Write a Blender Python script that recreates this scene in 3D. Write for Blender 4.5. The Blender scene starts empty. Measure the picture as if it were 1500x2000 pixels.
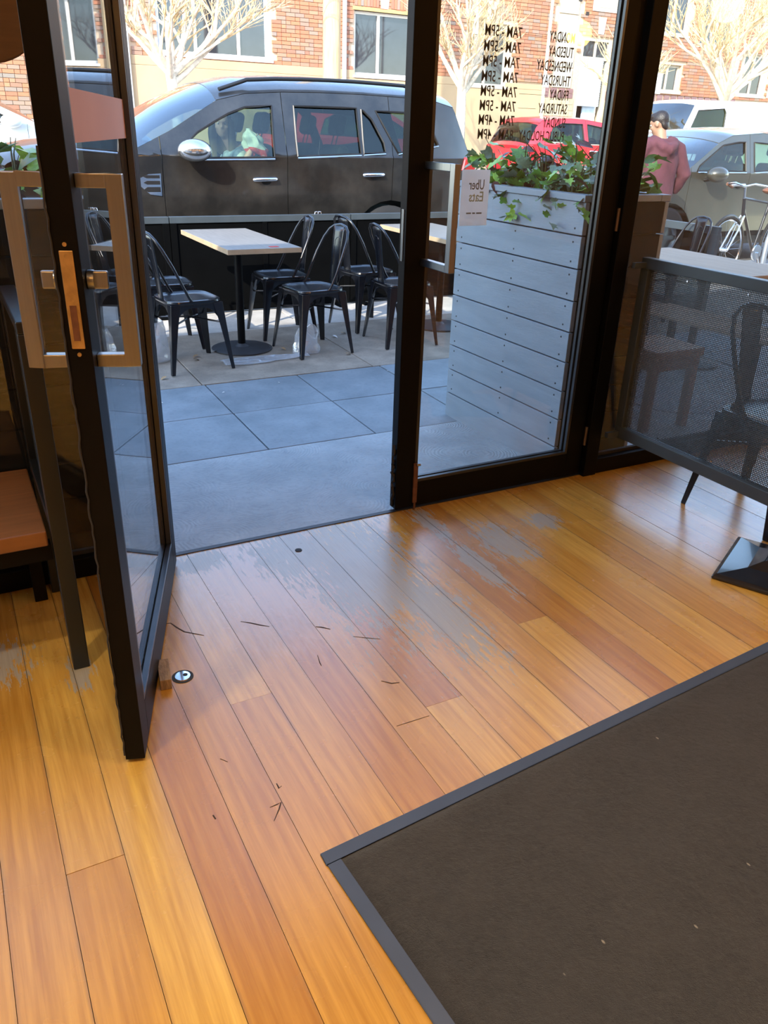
import bpy, bmesh, math, random
from mathutils import Vector, Matrix, Euler, noise
from mathutils.geometry import tessellate_polygon
random.seed(7)
R = math.radians
scn = bpy.context.scene
C = bpy.data.collections.new('scene'); scn.collection.children.link(C)

# ---------------------------------------------------------------- camera
def cam_axes(yaw, pitch, roll):
    fw = Vector((math.sin(yaw)*math.cos(pitch), math.cos(yaw)*math.cos(pitch), -math.sin(pitch)))
    r0 = Vector((math.cos(yaw), -math.sin(yaw), 0)); u0 = r0.cross(fw)
    r = math.cos(roll)*r0 + math.sin(roll)*u0; u = -math.sin(roll)*r0 + math.cos(roll)*u0
    return r, u, fw
cd = bpy.data.cameras.new('camera'); cam = bpy.data.objects.new('camera', cd); C.objects.link(cam)
r_, u_, f_ = cam_axes(R(28.563), R(25.603), R(1.899))
M = Matrix(((r_.x, u_.x, -f_.x, 0), (r_.y, u_.y, -f_.y, 0), (r_.z, u_.z, -f_.z, 1.45), (0, 0, 0, 1)))
cam.matrix_world = M
cd.sensor_fit = 'VERTICAL'; cd.sensor_height = 36; cd.lens = 1550/2000*36
cd.clip_start = .05; cd.clip_end = 300
scn.camera = cam

# ---------------------------------------------------------------- sky, sun, exposure
w = bpy.data.worlds.new('sky'); scn.world = w; w.use_nodes = True
nt = w.node_tree; bg = nt.nodes['Background']
sky = nt.nodes.new('ShaderNodeTexSky'); sky.sky_type = 'NISHITA'; sky.sun_disc = False
SUN = Vector((1.35, 1.0, -1.0)).normalized()
sky.sun_elevation = math.asin(-SUN.z); sky.sun_rotation = math.atan2(-SUN.x, -SUN.y)
sky.air_density = 1.0; sky.dust_density = .6; sky.ozone_density = 1.2
nt.links.new(sky.outputs[0], bg.inputs[0]); bg.inputs[1].default_value = .36
sd = bpy.data.lights.new('sun', 'SUN'); sd.energy = 3.0; sd.angle = R(.55); sd.color = (1, .93, .80)
so = bpy.data.objects.new('sun', sd); C.objects.link(so)
so.rotation_euler = SUN.to_track_quat('-Z', 'Y').to_euler(); so.location = (-6, -6, 9)
vs = scn.view_settings; vs.view_transform = 'Standard'; vs.look = 'None'; vs.gamma = 1; vs.use_curve_mapping = False
vs.exposure = 1.48
try:
    cy = scn.cycles; cy.max_bounces = 10; cy.diffuse_bounces = 4; cy.glossy_bounces = 5; cy.transparent_max_bounces = 32
except Exception: pass
LAMP = 16.0; FILL_GLOW = 12.0; SPOT = 70.0

# ---------------------------------------------------------------- helpers
MATS = {}
def node(nt, t, **k):
    n = nt.nodes.new('ShaderNode'+t)
    for a, b in k.items(): setattr(n, a, b)
    return n
def newmat(name):
    m = bpy.data.materials.new(name); m.use_nodes = True; nt = m.node_tree
    b = nt.nodes['Principled BSDF']; MATS[name] = m
    return m, nt, b
def L(nt, a, b): nt.links.new(a, b)
def coords(nt, world=True):
    if world: return node(nt, 'NewGeometry').outputs['Position']
    return node(nt, 'TexCoord').outputs['Object']
def mapping(nt, src, scale=(1, 1, 1), loc=(0, 0, 0)):
    m = node(nt, 'Mapping'); L(nt, src, m.inputs[0]); m.inputs['Scale'].default_value = scale; m.inputs['Location'].default_value = loc
    return m.outputs[0]
def ramp(nt, src, stops, interp='LINEAR'):
    r = node(nt, 'ValToRGB'); L(nt, src, r.inputs[0]); e = r.color_ramp.elements; r.color_ramp.interpolation = interp
    while len(e) < len(stops): e.new(.5)
    for i, (p, c) in enumerate(stops):
        e[i].position = p; e[i].color = (c if len(c) == 4 else (*c, 1)) if isinstance(c, tuple) else (c, c, c, 1)
    return r.outputs[0]
def mixc(nt, fac, a, b, mode='MIX'):
    m = node(nt, 'Mix', data_type='RGBA', blend_type=mode)
    for s, v in ((m.inputs[0], fac), (m.inputs[6], a), (m.inputs[7], b)):
        if isinstance(v, (int, float)): s.default_value = v
        elif isinstance(v, tuple): s.default_value = (*v, 1) if len(v) == 3 else v
        else: L(nt, v, s)
    return m.outputs[2]
def math_(nt, op, a, b=None, c=None, clamp=False):
    m = node(nt, 'Math', operation=op, use_clamp=clamp)
    for i, v in enumerate((a, b, c)):
        if v is None: continue
        if isinstance(v, (int, float)): m.inputs[i].default_value = v
        else: L(nt, v, m.inputs[i])
    return m.outputs[0]
def noise_(nt, vec, scale, detail=3, rough=.5, out=0):
    n = node(nt, 'TexNoise'); L(nt, vec, n.inputs['Vector']); n.inputs['Scale'].default_value = scale
    n.inputs['Detail'].default_value = detail; n.inputs['Roughness'].default_value = rough
    return n.outputs[out]
def bump(nt, b, h, strength=.2, dist=.01):
    n = node(nt, 'Bump'); L(nt, h, n.inputs['Height']); n.inputs['Strength'].default_value = strength; n.inputs['Distance'].default_value = dist
    L(nt, n.outputs[0], b.inputs['Normal'])
def mat(name, col, rough=.5, metal=0, var=.12, scale=8, bmp=0, bscale=60, spec=.5, coat=0, world=False, stretch=(1, 1, 1), objrand=0, emis=None, estr=0, trans=0):
    if name in MATS: return MATS[name]
    m, nt, b = newmat(name)
    v = mapping(nt, coords(nt, world), stretch)
    n = noise_(nt, v, scale, 4, .55)
    a = tuple(c*(1-var) for c in col); c2 = tuple(min(1, c*(1+var)) for c in col)
    colr = ramp(nt, n, [(.3, a), (.7, c2)])
    if objrand:
        o = node(nt, 'ObjectInfo').outputs['Random']
        hs = node(nt, 'HueSaturation'); L(nt, colr, hs.inputs['Color'])
        L(nt, math_(nt, 'MULTIPLY_ADD', o, 2*objrand, 1-objrand), hs.inputs['Value']); colr = hs.outputs[0]
    L(nt, colr, b.inputs['Base Color'])
    b.inputs['Roughness'].default_value = rough; b.inputs['Metallic'].default_value = metal
    b.inputs['Specular IOR Level'].default_value = spec; b.inputs['Coat Weight'].default_value = coat; b.inputs['Coat Roughness'].default_value = .05
    if trans: b.inputs['Transmission Weight'].default_value = trans
    if bmp: bump(nt, b, noise_(nt, v, bscale, 3), bmp, .01)
    if emis: b.inputs['Emission Color'].default_value = (*emis, 1); b.inputs['Emission Strength'].default_value = estr
    return m
def glassmat(name, tint=(1, 1, 1), dirt=0., rough=0.0, f0=.04, power=5.0):
    m, nt, b = newmat(name); nt.nodes.remove(b)
    out = nt.nodes['Material Output']
    tr = node(nt, 'BsdfTransparent'); tr.inputs[0].default_value = (*tint, 1)
    gl = node(nt, 'BsdfGlossy'); gl.inputs['Roughness'].default_value = rough; gl.inputs[0].default_value = (1, 1, 1, 1)
    g = node(nt, 'NewGeometry')
    d = node(nt, 'VectorMath', operation='DOT_PRODUCT'); L(nt, g.outputs['Incoming'], d.inputs[0]); L(nt, g.outputs['Normal'], d.inputs[1])
    a = math_(nt, 'ABSOLUTE', d.outputs['Value']); q = math_(nt, 'SUBTRACT', 1.0, a, clamp=True)
    f = math_(nt, 'MULTIPLY_ADD', math_(nt, 'POWER', q, power), 1-f0, f0)      # Fresnel reflectance of the pane
    mx = node(nt, 'MixShader'); L(nt, f, mx.inputs[0]); L(nt, tr.outputs[0], mx.inputs[1]); L(nt, gl.outputs[0], mx.inputs[2])
    last = mx.outputs[0]
    if dirt:
        df = node(nt, 'BsdfDiffuse'); df.inputs[0].default_value = (.8, .82, .85, 1)
        mx2 = node(nt, 'MixShader'); n = noise_(nt, coords(nt), 9, 5)
        L(nt, math_(nt, 'MULTIPLY', n, dirt), mx2.inputs[0]); L(nt, last, mx2.inputs[1]); L(nt, df.outputs[0], mx2.inputs[2]); last = mx2.outputs[0]
    L(nt, last, out.inputs[0])
    return m

class MB:
    def __init__(s): s.v = []; s.f = []
    def add(s, vs, fs):
        o = len(s.v); s.v += [tuple(v) for v in vs]; s.f += [tuple(i+o for i in f) for f in fs]; return s
    def box(s, c, d, rot=None):
        x, y, z = (k/2 for k in d)
        vs = [Vector(p) for p in ((-x, -y, -z), (x, -y, -z), (x, y, -z), (-x, y, -z), (-x, -y, z), (x, -y, z), (x, y, z), (-x, y, z))]
        if rot is not None:
            m = Euler(rot).to_matrix(); vs = [m @ v for v in vs]
        return s.add([v+Vector(c) for v in vs], [(0, 3, 2, 1), (4, 5, 6, 7), (0, 1, 5, 4), (1, 2, 6, 5), (2, 3, 7, 6), (3, 0, 4, 7)])
    def b2(s, a, b):
        return s.box([(p+q)/2 for p, q in zip(a, b)], [abs(q-p) for p, q in zip(a, b)])
    def tube(s, pts, r, n=8, cap=True, closed=False, flat=1.0):
        pts = [Vector(p) for p in pts]; k = len(pts); rs = r if isinstance(r, (list, tuple)) else [r]*k
        rings = []; up = None
        for i, p in enumerate(pts):
            if closed: t = pts[(i+1) % k]-pts[i-1]
            else: t = pts[min(i+1, k-1)]-pts[max(i-1, 0)]
            t = t.normalized() if t.length > 1e-9 else Vector((0, 0, 1))
            if up is None:
                up = Vector((0, 0, 1)) if abs(t.z) < .9 else Vector((0, 1, 0))
            up = (up-t*up.dot(t)); up = up.normalized() if up.length > 1e-6 else t.orthogonal().normalized()
            sd = t.cross(up)
            rings.append([p+(sd*math.cos(2*math.pi*j/n)+up*math.sin(2*math.pi*j/n)*flat)*rs[i] for j in range(n)])
        vs = [v for g in rings for v in g]; fs = []
        for i in range(k if closed else k-1):
            a = i*n; b = ((i+1) % k)*n
            for j in range(n): fs.append((a+j, a+(j+1) % n, b+(j+1) % n, b+j))
        if cap and not closed:
            fs.append(tuple(range(n))[::-1]); fs.append(tuple((k-1)*n+j for j in range(n)))
        return s.add(vs, fs)
    def lathe(s, prof, n=24, c=(0, 0, 0), axis='z', cap=True):
        vs = []
        for r, h in prof:
            for j in range(n):
                a = 2*math.pi*j/n; x, y = r*math.cos(a), r*math.sin(a)
                p = (x, y, h) if axis == 'z' else ((x, h, y) if axis == 'y' else (h, x, y))
                vs.append((p[0]+c[0], p[1]+c[1], p[2]+c[2]))
        fs = [(i*n+j, i*n+(j+1) % n, (i+1)*n+(j+1) % n, (i+1)*n+j) for i in range(len(prof)-1) for j in range(n)]
        if cap: fs += [tuple(range(n))[::-1], tuple((len(prof)-1)*n+j for j in range(n))]
        return s.add(vs, fs)
    def prism(s, poly, a, b, axis='y'):
        n = len(poly)
        def P(u, v, h): return {'y': (u, h, v), 'x': (h, u, v), 'z': (u, v, h)}[axis]
        vs = [P(u, v, a) for u, v in poly]+[P(u, v, b) for u, v in poly]
        fs = [(i, (i+1) % n, n+(i+1) % n, n+i) for i in range(n)]
        tri = tessellate_polygon([[Vector((u, v, 0)) for u, v in poly]])
        for t in tri: fs.append(tuple(t)); fs.append(tuple(n+i for i in t)[::-1])
        return s.add(vs, fs)
    def sphere(s, c, r, nu=12, nv=8, sc=(1, 1, 1)):
        vs = []
        for i in range(nv+1):
            t = math.pi*i/nv
            for j in range(nu):
                a = 2*math.pi*j/nu
                vs.append((c[0]+r*sc[0]*math.sin(t)*math.cos(a), c[1]+r*sc[1]*math.sin(t)*math.sin(a), c[2]+r*sc[2]*math.cos(t)))
        return s.add(vs, [(i*nu+j, (i+1)*nu+j, (i+1)*nu+(j+1) % nu, i*nu+(j+1) % nu) for i in range(nv) for j in range(nu)])
    def grid(s, fn, nu, nv):
        vs = [fn(i/nu, j/nv) for i in range(nu+1) for j in range(nv+1)]
        return s.add(vs, [(i*(nv+1)+j, (i+1)*(nv+1)+j, (i+1)*(nv+1)+j+1, i*(nv+1)+j+1) for i in range(nu) for j in range(nv)])
    def mesh(s, name, m, smooth=0, fix=True):
        me = bpy.data.meshes.new(name); me.from_pydata(s.v, [], s.f)
        if fix:
            bm = bmesh.new(); bm.from_mesh(me)
            bmesh.ops.remove_doubles(bm, verts=bm.verts, dist=1e-5)
            bmesh.ops.recalc_face_normals(bm, faces=bm.faces); bm.to_mesh(me); bm.free()
        if m: me.materials.append(m)
        if smooth:
            me.polygons.foreach_set('use_smooth', [True]*len(me.polygons)); me.set_sharp_from_angle(angle=R(smooth))
        return me
    def build(s, name, m, parent=None, smooth=0, bevel=0, loc=None, fix=True, seg=2):
        o = bpy.data.objects.new(name, s.mesh(name, m, smooth, fix)); C.objects.link(o)
        if parent: o.parent = parent
        if loc: o.location = loc
        if bevel:
            b = o.modifiers.new('bevel', 'BEVEL'); b.width = bevel; b.segments = seg; b.limit_method = 'ANGLE'; b.angle_limit = R(40)
            b.harden_normals = False
        return o
def link_mesh(name, me, parent=None, loc=(0, 0, 0), rot=(0, 0, 0), scale=(1, 1, 1)):
    o = bpy.data.objects.new(name, me); C.objects.link(o); o.parent = parent; o.location = loc; o.rotation_euler = rot; o.scale = scale
    return o
def tag(o, label, cat, group=None, kind=None):
    o['label'] = label; o['category'] = cat
    if group: o['group'] = group
    if kind: o['kind'] = kind
    return o
def thing(name, label, cat, loc=(0, 0, 0), rz=0, group=None):
    o = bpy.data.objects.new(name, None); C.objects.link(o); o.location = loc; o.rotation_euler = (0, 0, rz); o.empty_display_size = .1
    return tag(o, label, cat, group)
def struct(o, label=None, cat=None):
    o['kind'] = 'structure'
    if label: o['label'] = label
    if cat: o['category'] = cat
    return o
def copy_tree(o, parent=None):
    c = o.copy(); C.objects.link(c); c.parent = parent
    for ch in list(o.children): copy_tree(ch, c)
    return c
def dup(o, loc, rz, label, group=None):
    c = copy_tree(o); c.location = loc; c.rotation_euler = (0, 0, rz); c['label'] = label
    if group: c['group'] = group
    return c
def realize(o):                        # apply modifiers into a plain mesh
    dg = bpy.context.evaluated_depsgraph_get(); dg.update()
    me = bpy.data.meshes.new_from_object(o.evaluated_get(dg)); o.modifiers.clear(); old = o.data; o.data = me; bpy.data.meshes.remove(old)
    return o
def text_mesh(name, s, size, m, xs=1.0, mirror=False, extrude=.0004):
    cu = bpy.data.curves.new(name, 'FONT'); cu.body = s; cu.size = size; cu.extrude = extrude; cu.resolution_u = 2; cu.offset = size*.009
    o = bpy.data.objects.new(name, cu); C.objects.link(o)
    dg = bpy.context.evaluated_depsgraph_get(); dg.update()
    me = bpy.data.meshes.new_from_object(o.evaluated_get(dg)); bpy.data.objects.remove(o); bpy.data.curves.remove(cu)
    for v in me.vertices: v.co.x *= xs*(-1 if mirror else 1)
    if mirror: me.flip_normals()
    me.materials.clear(); me.materials.append(m)
    return me

# ---------------------------------------------------------------- materials
black_paint = mat('black_paint', (.003, .003, .0035), .45, var=.25, scale=5, bmp=.03, bscale=200, spec=.12)
dark_steel = mat('dark_steel', (.05, .065, .075), .42, var=.12, scale=6, bmp=.02, bscale=300)
chair_black = mat('chair_black', (.006, .007, .010), .26, var=.2, scale=10, coat=.2)
stainless = mat('stainless', (.33, .35, .37), .30, metal=1, var=.08, scale=3, stretch=(40, 40, 1))
chrome = mat('chrome', (.85, .85, .86), .12, metal=1, var=.02)
brass = mat('brass', (.55, .38, .16), .38, metal=.9, var=.22, scale=30)
rust = mat('rust', (.13, .055, .03), .6, metal=.3, var=.35, scale=40)
rubber = mat('rubber', (.02, .02, .022), .75, var=.1)
clear_glass = glassmat('window_glass', (.965, .985, .975), .012)
plaster_warm = mat('wall_paint', (.55, .48, .40), .8, var=.05, scale=2)
ceil_m = mat('ceiling_paint', (.65, .62, .58), .85, var=.03)
# ================================================================ ROOM
def floor_material():
    m, nt, b = newmat('floor_timber')
    P = coords(nt); oi = node(nt, 'ObjectInfo').outputs['Random']
    off = node(nt, 'CombineXYZ'); L(nt, math_(nt, 'MULTIPLY', oi, 37), off.inputs[1]); L(nt, math_(nt, 'MULTIPLY', oi, 11), off.inputs[0])
    va = node(nt, 'VectorMath', operation='ADD'); L(nt, P, va.inputs[0]); L(nt, off.outputs[0], va.inputs[1])
    grain = noise_(nt, mapping(nt, va.outputs[0], (26, 1.1, 1)), 2.2, 5, .6)
    fine = noise_(nt, mapping(nt, va.outputs[0], (160, 5, 1)), 1.5, 3)
    tone = ramp(nt, oi, [(0, (.45, .205, .030)), (.2, (.54, .285, .044)), (.55, (.59, .33, .056)), (.85, (.64, .385, .075)), (1, (.50, .25, .038))])
    dark = mixc(nt, 1.0, tone, (.72, .64, .54), 'MULTIPLY')
    col = mixc(nt, ramp(nt, grain, [(.35, 0.0), (.68, 1.0)]), dark, tone)
    col = mixc(nt, math_(nt, 'MULTIPLY', ramp(nt, fine, [(.45, 0.0), (.75, 1.0)]), .18), col, (.30, .12, .03))
    # worn varnish: patches of foot traffic with their own outlines
    def ell(cx, cy, rx, ry):
        mp = node(nt, 'Mapping', vector_type='TEXTURE'); L(nt, P, mp.inputs[0]); mp.inputs['Location'].default_value = (cx, cy, 0); mp.inputs['Scale'].default_value = (rx, ry, 1)
        l = node(nt, 'VectorMath', operation='LENGTH'); L(nt, mp.outputs[0], l.inputs[0])
        return math_(nt, 'SUBTRACT', 1.0, l.outputs['Value'])
    acc = None
    for e in ((1.15, 2.30, .31, .68), (1.25, 1.92, .14, .42), (1.00, 2.48, .26, .28), (1.75, 2.22, .12, .22), (1.57, 2.50, .06, .22), (2.02, 2.30, .10, .10), (1.56, 2.1, .05, .32), (.62, 2.56, .16, .10), (-.12, 2.2, .16, .14), (.13, 2.06, .05, .12)):
        q = ell(*e); acc = q if acc is None else math_(nt, 'MAXIMUM', acc, q)
    wn = noise_(nt, mapping(nt, P, (30, 4.5, 1)), 2.6, 5, .75); wn2 = noise_(nt, mapping(nt, P, (9, 2.5, 1)), 1.2, 3)
    wsum = math_(nt, 'ADD', acc, math_(nt, 'ADD', math_(nt, 'MULTIPLY', wn, 3.2), math_(nt, 'MULTIPLY', wn2, .7)))
    wear = ramp(nt, math_(nt, 'SUBTRACT', wsum, 1.75), [(.45, 0.0), (.54, 1.0)])
    greyw = mixc(nt, fine, (.21, .20, .165), (.40, .385, .325))
    haze_sheen = ramp(nt, math_(nt, 'ADD', ell(.80, 2.40, .45, .60), math_(nt, 'MULTIPLY', wn, .8)), [(.45, 0.0), (1.0, 1.0)])  # varnish haze plus the pale daylight sheen near the threshold, painted into the colour
    col = mixc(nt, math_(nt, 'MULTIPLY', haze_sheen, .6), col, (.60, .48, .40))
    col = mixc(nt, math_(nt, 'MULTIPLY', wear, .85), col, greyw)
    # grime and lost varnish along the board edges
    oc = node(nt, 'SeparateXYZ'); L(nt, node(nt, 'TexCoord').outputs['Object'], oc.inputs[0])
    ed = ramp(nt, math_(nt, 'ABSOLUTE', oc.outputs[0]), [(.40, 0.0), (.50, 1.0)])
    en = noise_(nt, mapping(nt, va.outputs[0], (14, 1.6, 1)), 1.6, 5, .7)
    edge = ramp(nt, math_(nt, 'MULTIPLY', ed, math_(nt, 'MULTIPLY_ADD', en, 2.6, -.75)), [(.25, 0.0), (.75, 1.0)])
    col = mixc(nt, math_(nt, 'MULTIPLY', edge, .38), col, (.13, .095, .065))
    specks = ramp(nt, noise_(nt, mapping(nt, P, (60, 38, 1)), 2.2, 3, .6), [(.70, 0.0), (.76, 1.0)])
    col = mixc(nt, math_(nt, 'MULTIPLY', specks, .22), col, (.16, .11, .07))
    # scuffs and grime along the joints
    sc = noise_(nt, mapping(nt, P, (5, 9, 1), (3, 1, 0)), 3.0, 6, .72)
    scm = ramp(nt, sc, [(.66, 0.0), (.71, 1.0)])
    ypos = node(nt, 'SeparateXYZ'); L(nt, P, ypos.inputs[0])
    near = ramp(nt, math_(nt, 'MULTIPLY_ADD', ypos.outputs[1], .6, -.6), [(.0, .12), (.9, 1.0)])
    col = mixc(nt, math_(nt, 'MULTIPLY', math_(nt, 'MULTIPLY', scm, near), .5), col, (.12, .085, .06))
    L(nt, col, b.inputs['Base Color'])
    rr = math_(nt, 'ADD', math_(nt, 'MULTIPLY_ADD', noise_(nt, P, 7, 4), .18, .17), math_(nt, 'MULTIPLY', wear, .16))
    L(nt, rr, b.inputs['Roughness']); b.inputs['Specular IOR Level'].default_value = .6; b.inputs['Coat Weight'].default_value = .75; b.inputs['Coat Roughness'].default_value = .27
    bump(nt, b, math_(nt, 'ADD', grain, math_(nt, 'MULTIPLY', wear, -.8)), .12, .004)
    return m
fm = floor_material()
X0, X1, Y0, YF = -2.3, 6.7, -4.2, 2.64
sub = MB().b2((X0, Y0, -.12), (X1, YF, -.022)).build('floor', mat('subfloor', (.02, .013, .008), .9))
struct(sub, 'orange hardwood strip floor inside the cafe doorway', 'floor')
BW = .1215; start = .357-math.ceil((.357-X0)/BW)*BW
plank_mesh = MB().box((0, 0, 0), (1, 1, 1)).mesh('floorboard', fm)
joints = {2: (-1.55, .95, 1.44), 3: (-2.2, -.4, 1.91)}
random.seed(21); i = 0; x = start
known = {round(.357+BW*k, 3): v for k, v in {-3: [1.35], 0: [-.9], 1: [1.735], 3: [-.2], 5: [1.49], 7: [.2], 9: [1.72], 10: [.4], 13: [-.5]}.items()}
while x < X1:
    cuts = None
    for kx, v in known.items():
        if abs(kx-x) < .03: cuts = list(v)
    if cuts is None: cuts = [random.uniform(-2.5, .6)]
    ys = [Y0]+sorted(cuts)+[YF]
    for a, b in zip(ys[:-1], ys[1:]):
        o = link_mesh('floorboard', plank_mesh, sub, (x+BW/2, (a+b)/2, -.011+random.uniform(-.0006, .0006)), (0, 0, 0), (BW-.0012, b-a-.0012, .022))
        bv = o.modifiers.new('bevel', 'BEVEL'); bv.width = .0006; bv.segments = 1
    x += BW
Wt = .15
struct(MB().b2((X0-Wt, Y0-Wt, 0), (X1+Wt, Y0, 3.2)).build('wall_back', plaster_warm))
struct(MB().b2((X0-Wt, Y0, -.12), (X0, YF+.1, 3.31)).build('wall_left', plaster_warm))
struct(MB().b2((X1, Y0, -.12), (X1+Wt, YF+.1, 3.31)).build('wall_right', plaster_warm))
struct(MB().b2((X0-Wt, Y0-Wt, 3.2), (X1+Wt, YF+.1, 3.31)).build('ceiling', ceil_m))
struct(MB().b2((X0, YF-.04, 2.55), (X1, YF+.1, 3.2)).build('wall_front', black_paint))
# shopfront frame members
LP0, LP1, RP0, RP1 = .40, .515, 2.49, 2.565
def trim(n, a, b, bev=.003):
    return struct(MB().b2(a, b).build('trim_%d' % n, black_paint, bevel=bev))
trim(1, (LP0, YF-.03, 0), (LP1, YF+.07, 2.55)); trim(2, (RP0, YF-.03, 0), (RP1, YF+.07, 2.55))
trim(3, (X0, YF-.02, 0), (LP0, YF+.06, .075)); trim(4, (RP1, YF-.02, 0), (X1, YF+.06, .075))
trim(5, (LP1, YF-.02, 2.30), (RP0, YF+.06, 2.55)); trim(6, (-1.05, YF-.02, .075), (-.98, YF+.06, 2.55)); trim(7, (4.55, YF-.02, .075), (4.62, YF+.06, 2.55))
for n, (a, b) in enumerate(((X0, -1.05), (-.98, LP0), (RP1, 4.55), (4.62, X1))):
    o = MB().b2((a, YF+.016, .07), (b, YF+.024, 2.55)).build('window_%d' % (n+1), clear_glass); struct(o)
    g = MB(); g.b2((a, YF+.012, .075), (b, YF+.03, .09)); g.build('glazing_bead', rubber, o)
# threshold strip
tl = MB().b2((LP1, YF-.002, -.02), (RP0, YF+.02, .0035)).build('trim_8', mat('threshold_metal', (.05, .05, .055), .45, metal=.6)); struct(tl)
# cafe parapet and roof above (outside, over the shopfront)
struct(MB().b2((X0-6, YF, 3.2), (X1+8, YF+.12, 3.31)).build('wall_parapet', black_paint))
struct(MB().b2((X0-6, Y0, -.12), (X0-Wt, YF+.1, 3.31)).build('wall_neighbour_left', plaster_warm)); struct(MB().b2((X1+Wt, Y0, -.12), (X1+8, YF+.1, 3.31)).build('wall_neighbour_right', plaster_warm))

# ---------------------------------------------------------------- doors
def door_handle(parent, side, x, z0, z1, reach, t):
    g = MB(); s = side; wbar = .024; d = .030
    g.box((x, s*(t/2+reach-d/2), (z0+z1)/2), (wbar, d, z1-z0))
    for z in (z0+.0125, z1-.0125): g.box((x, s*(t/2+(reach-d)/2), z), (wbar, reach-d, .025))
    return g.build('pull_handle', stainless, parent, bevel=.0015)
def door_leaf(name, label, W, H, t, loc, rz):
    """local x runs from the free edge (0) to the hinge edge (W); y is the thickness"""
    D = thing(name, label, 'door', loc, rz); D['kind'] = 'structure'
    sw, br, z0 = .088, .122, .012
    MB().b2((0, -t/2, z0), (sw, t/2, H)).build('lock_stile', black_paint, D, bevel=.002)
    MB().b2((W-sw, -t/2, z0), (W, t/2, H)).build('hinge_stile', black_paint, D, bevel=.002)
    MB().b2((sw, -t/2, z0), (W-sw, t/2, br)).build('bottom_rail', black_paint, D, bevel=.002)
    MB().b2((sw, -t/2, H-.1), (W-sw, t/2, H)).build('top_rail', black_paint, D, bevel=.002)
    MB().b2((sw-.004, -.004, br-.004), (W-sw+.004, .004, H-.096)).build('glass_pane', clear_glass, D)
    for s in (-1, 1):
        g = MB()
        y0, y1 = s*.006, s*(t/2-.001); zz0, zz1, xx0, xx1 = br, H-.1, sw, W-sw; b = .012
        g.b2((xx0, y0, zz0), (xx0+b, y1, zz1)); g.b2((xx1-b, y0, zz0), (xx1, y1, zz1)); g.b2((xx0+b, y0, zz0), (xx1-b, y1, zz0+b)); g.b2((xx0+b, y0, zz1-b), (xx1-b, y1, zz1))
        g.build('glazing_bead', mat('bead_metal', (.075, .078, .085), .33, metal=.85, var=.1), D, bevel=.001)
    return D
E_ = Vector((.197, 1.622)); H_ = Vector((.530, 2.600)); dv = H_-E_
LD = door_leaf('door_1', 'black framed glass door leaf swung open into the cafe, with a pink sheet on its glass', 1.027, 2.28, .047, (E_.x, E_.y, 0), math.atan2(dv.y, dv.x))
for s in (-1, 1): door_handle(LD, s, .05, 1.005, 1.365, .108-.0235, .047)
# lock in the door edge
lp = MB(); lp.b2((-.003, -.0125, 1.052), (0, .0125, 1.235)); lp = lp.build('lock_plate', brass, LD, bevel=.002); lp['label'] = 'brass mortice lock faceplate'
MB().b2((-.0045, -.006, 1.068), (-.0005, .006, 1.135)).build('bolt_slot', rust, lp)
for z in (1.041, 1.246, 1.225, 1.145):
    MB().lathe([(.004, 0), (.004, .0035), (.002, .0042)], 12, axis='x').build('screw', brass, lp, loc=(-.0042, 0, z))
for s in (-1, 1):
    g = MB(); g.lathe([(.019, 0), (.019, .012), (.015, .014)], 20, axis='y'); e = g.build('lock_escutcheon', stainless, LD, 40, loc=(.045, s*.0236 if s > 0 else -.0376, 1.175))
    k = MB(); k.box((0, s*.022 if s > 0 else -.010, 0), (.012, .03, .034)); k.build('thumb_turn' if s < 0 else 'key_cylinder', stainless, e, bevel=.003)
ps = MB().b2((.086, -.0075, 1.412), (.945, -.0045, 1.508)).build('paper_sheet', mat('pink_paper', (.55, .29, .22), .75, var=.04, scale=3), LD); ps['label'] = 'plain salmon pink sheet stuck to the glass'
g = MB()
random.seed(3)
pts = [(-.002, .0225, z) for z in [k*.02+.03 for k in range(70)]]
g.tube([(p[0]+random.uniform(-.002, .001), p[1]+random.uniform(-.001, .003), p[2]) for p in pts], .0022, 5); g.build('edge_seal', rubber, LD)
for z in (.22, 1.15, 2.05): MB().lathe([(.011, -.05), (.011, .05)], 12).build('hinge_knuckle', black_paint, LD, loc=(1.034, .020, z))

RD = door_leaf('door_2', 'closed black framed glass door leaf carrying the mirrored opening hours', .995, 2.28, .047, (1.488, YF+.022, 0), 0)
for s in (-1, 1): door_handle(RD, s, .078, 1.005, 1.36, .20 if s < 0 else .10, .047)
fb = MB(); fb.b2((.080, -.033, .03), (.100, -.0235, .21)).build('flush_bolt', rust, RD, bevel=.002)
MB().tube([(.09, -.036, .205), (.105, -.040, .206)], .006, 10).build('bolt_knob', stainless, RD)
MB().tube([(.09, -.030, .0), (.09, -.030, .04)], .005, 8).build('bolt_rod', rust, RD)
g = MB(); random.seed(5)
g.tube([(-.004+random.uniform(-.006, .002), random.uniform(-.012, .0), .02+k*.012) for k in range(24)], [.004+.004*random.random() for _ in range(24)], 6); g.build('door_seal', rubber, RD, 60)
MB().b2((-.0025, -.008, 1.02), (0, .008, 1.2)).build('strike_plate', stainless, RD)
for z in (.2, 1.15, 2.05): MB().lathe([(.008, -.045), (.008, .045)], 12).build('hinge_knuckle', mat('hinge_dull', (.16, .12, .10), .4, metal=.8), RD, loc=(1.0, -.03, z))
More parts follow.
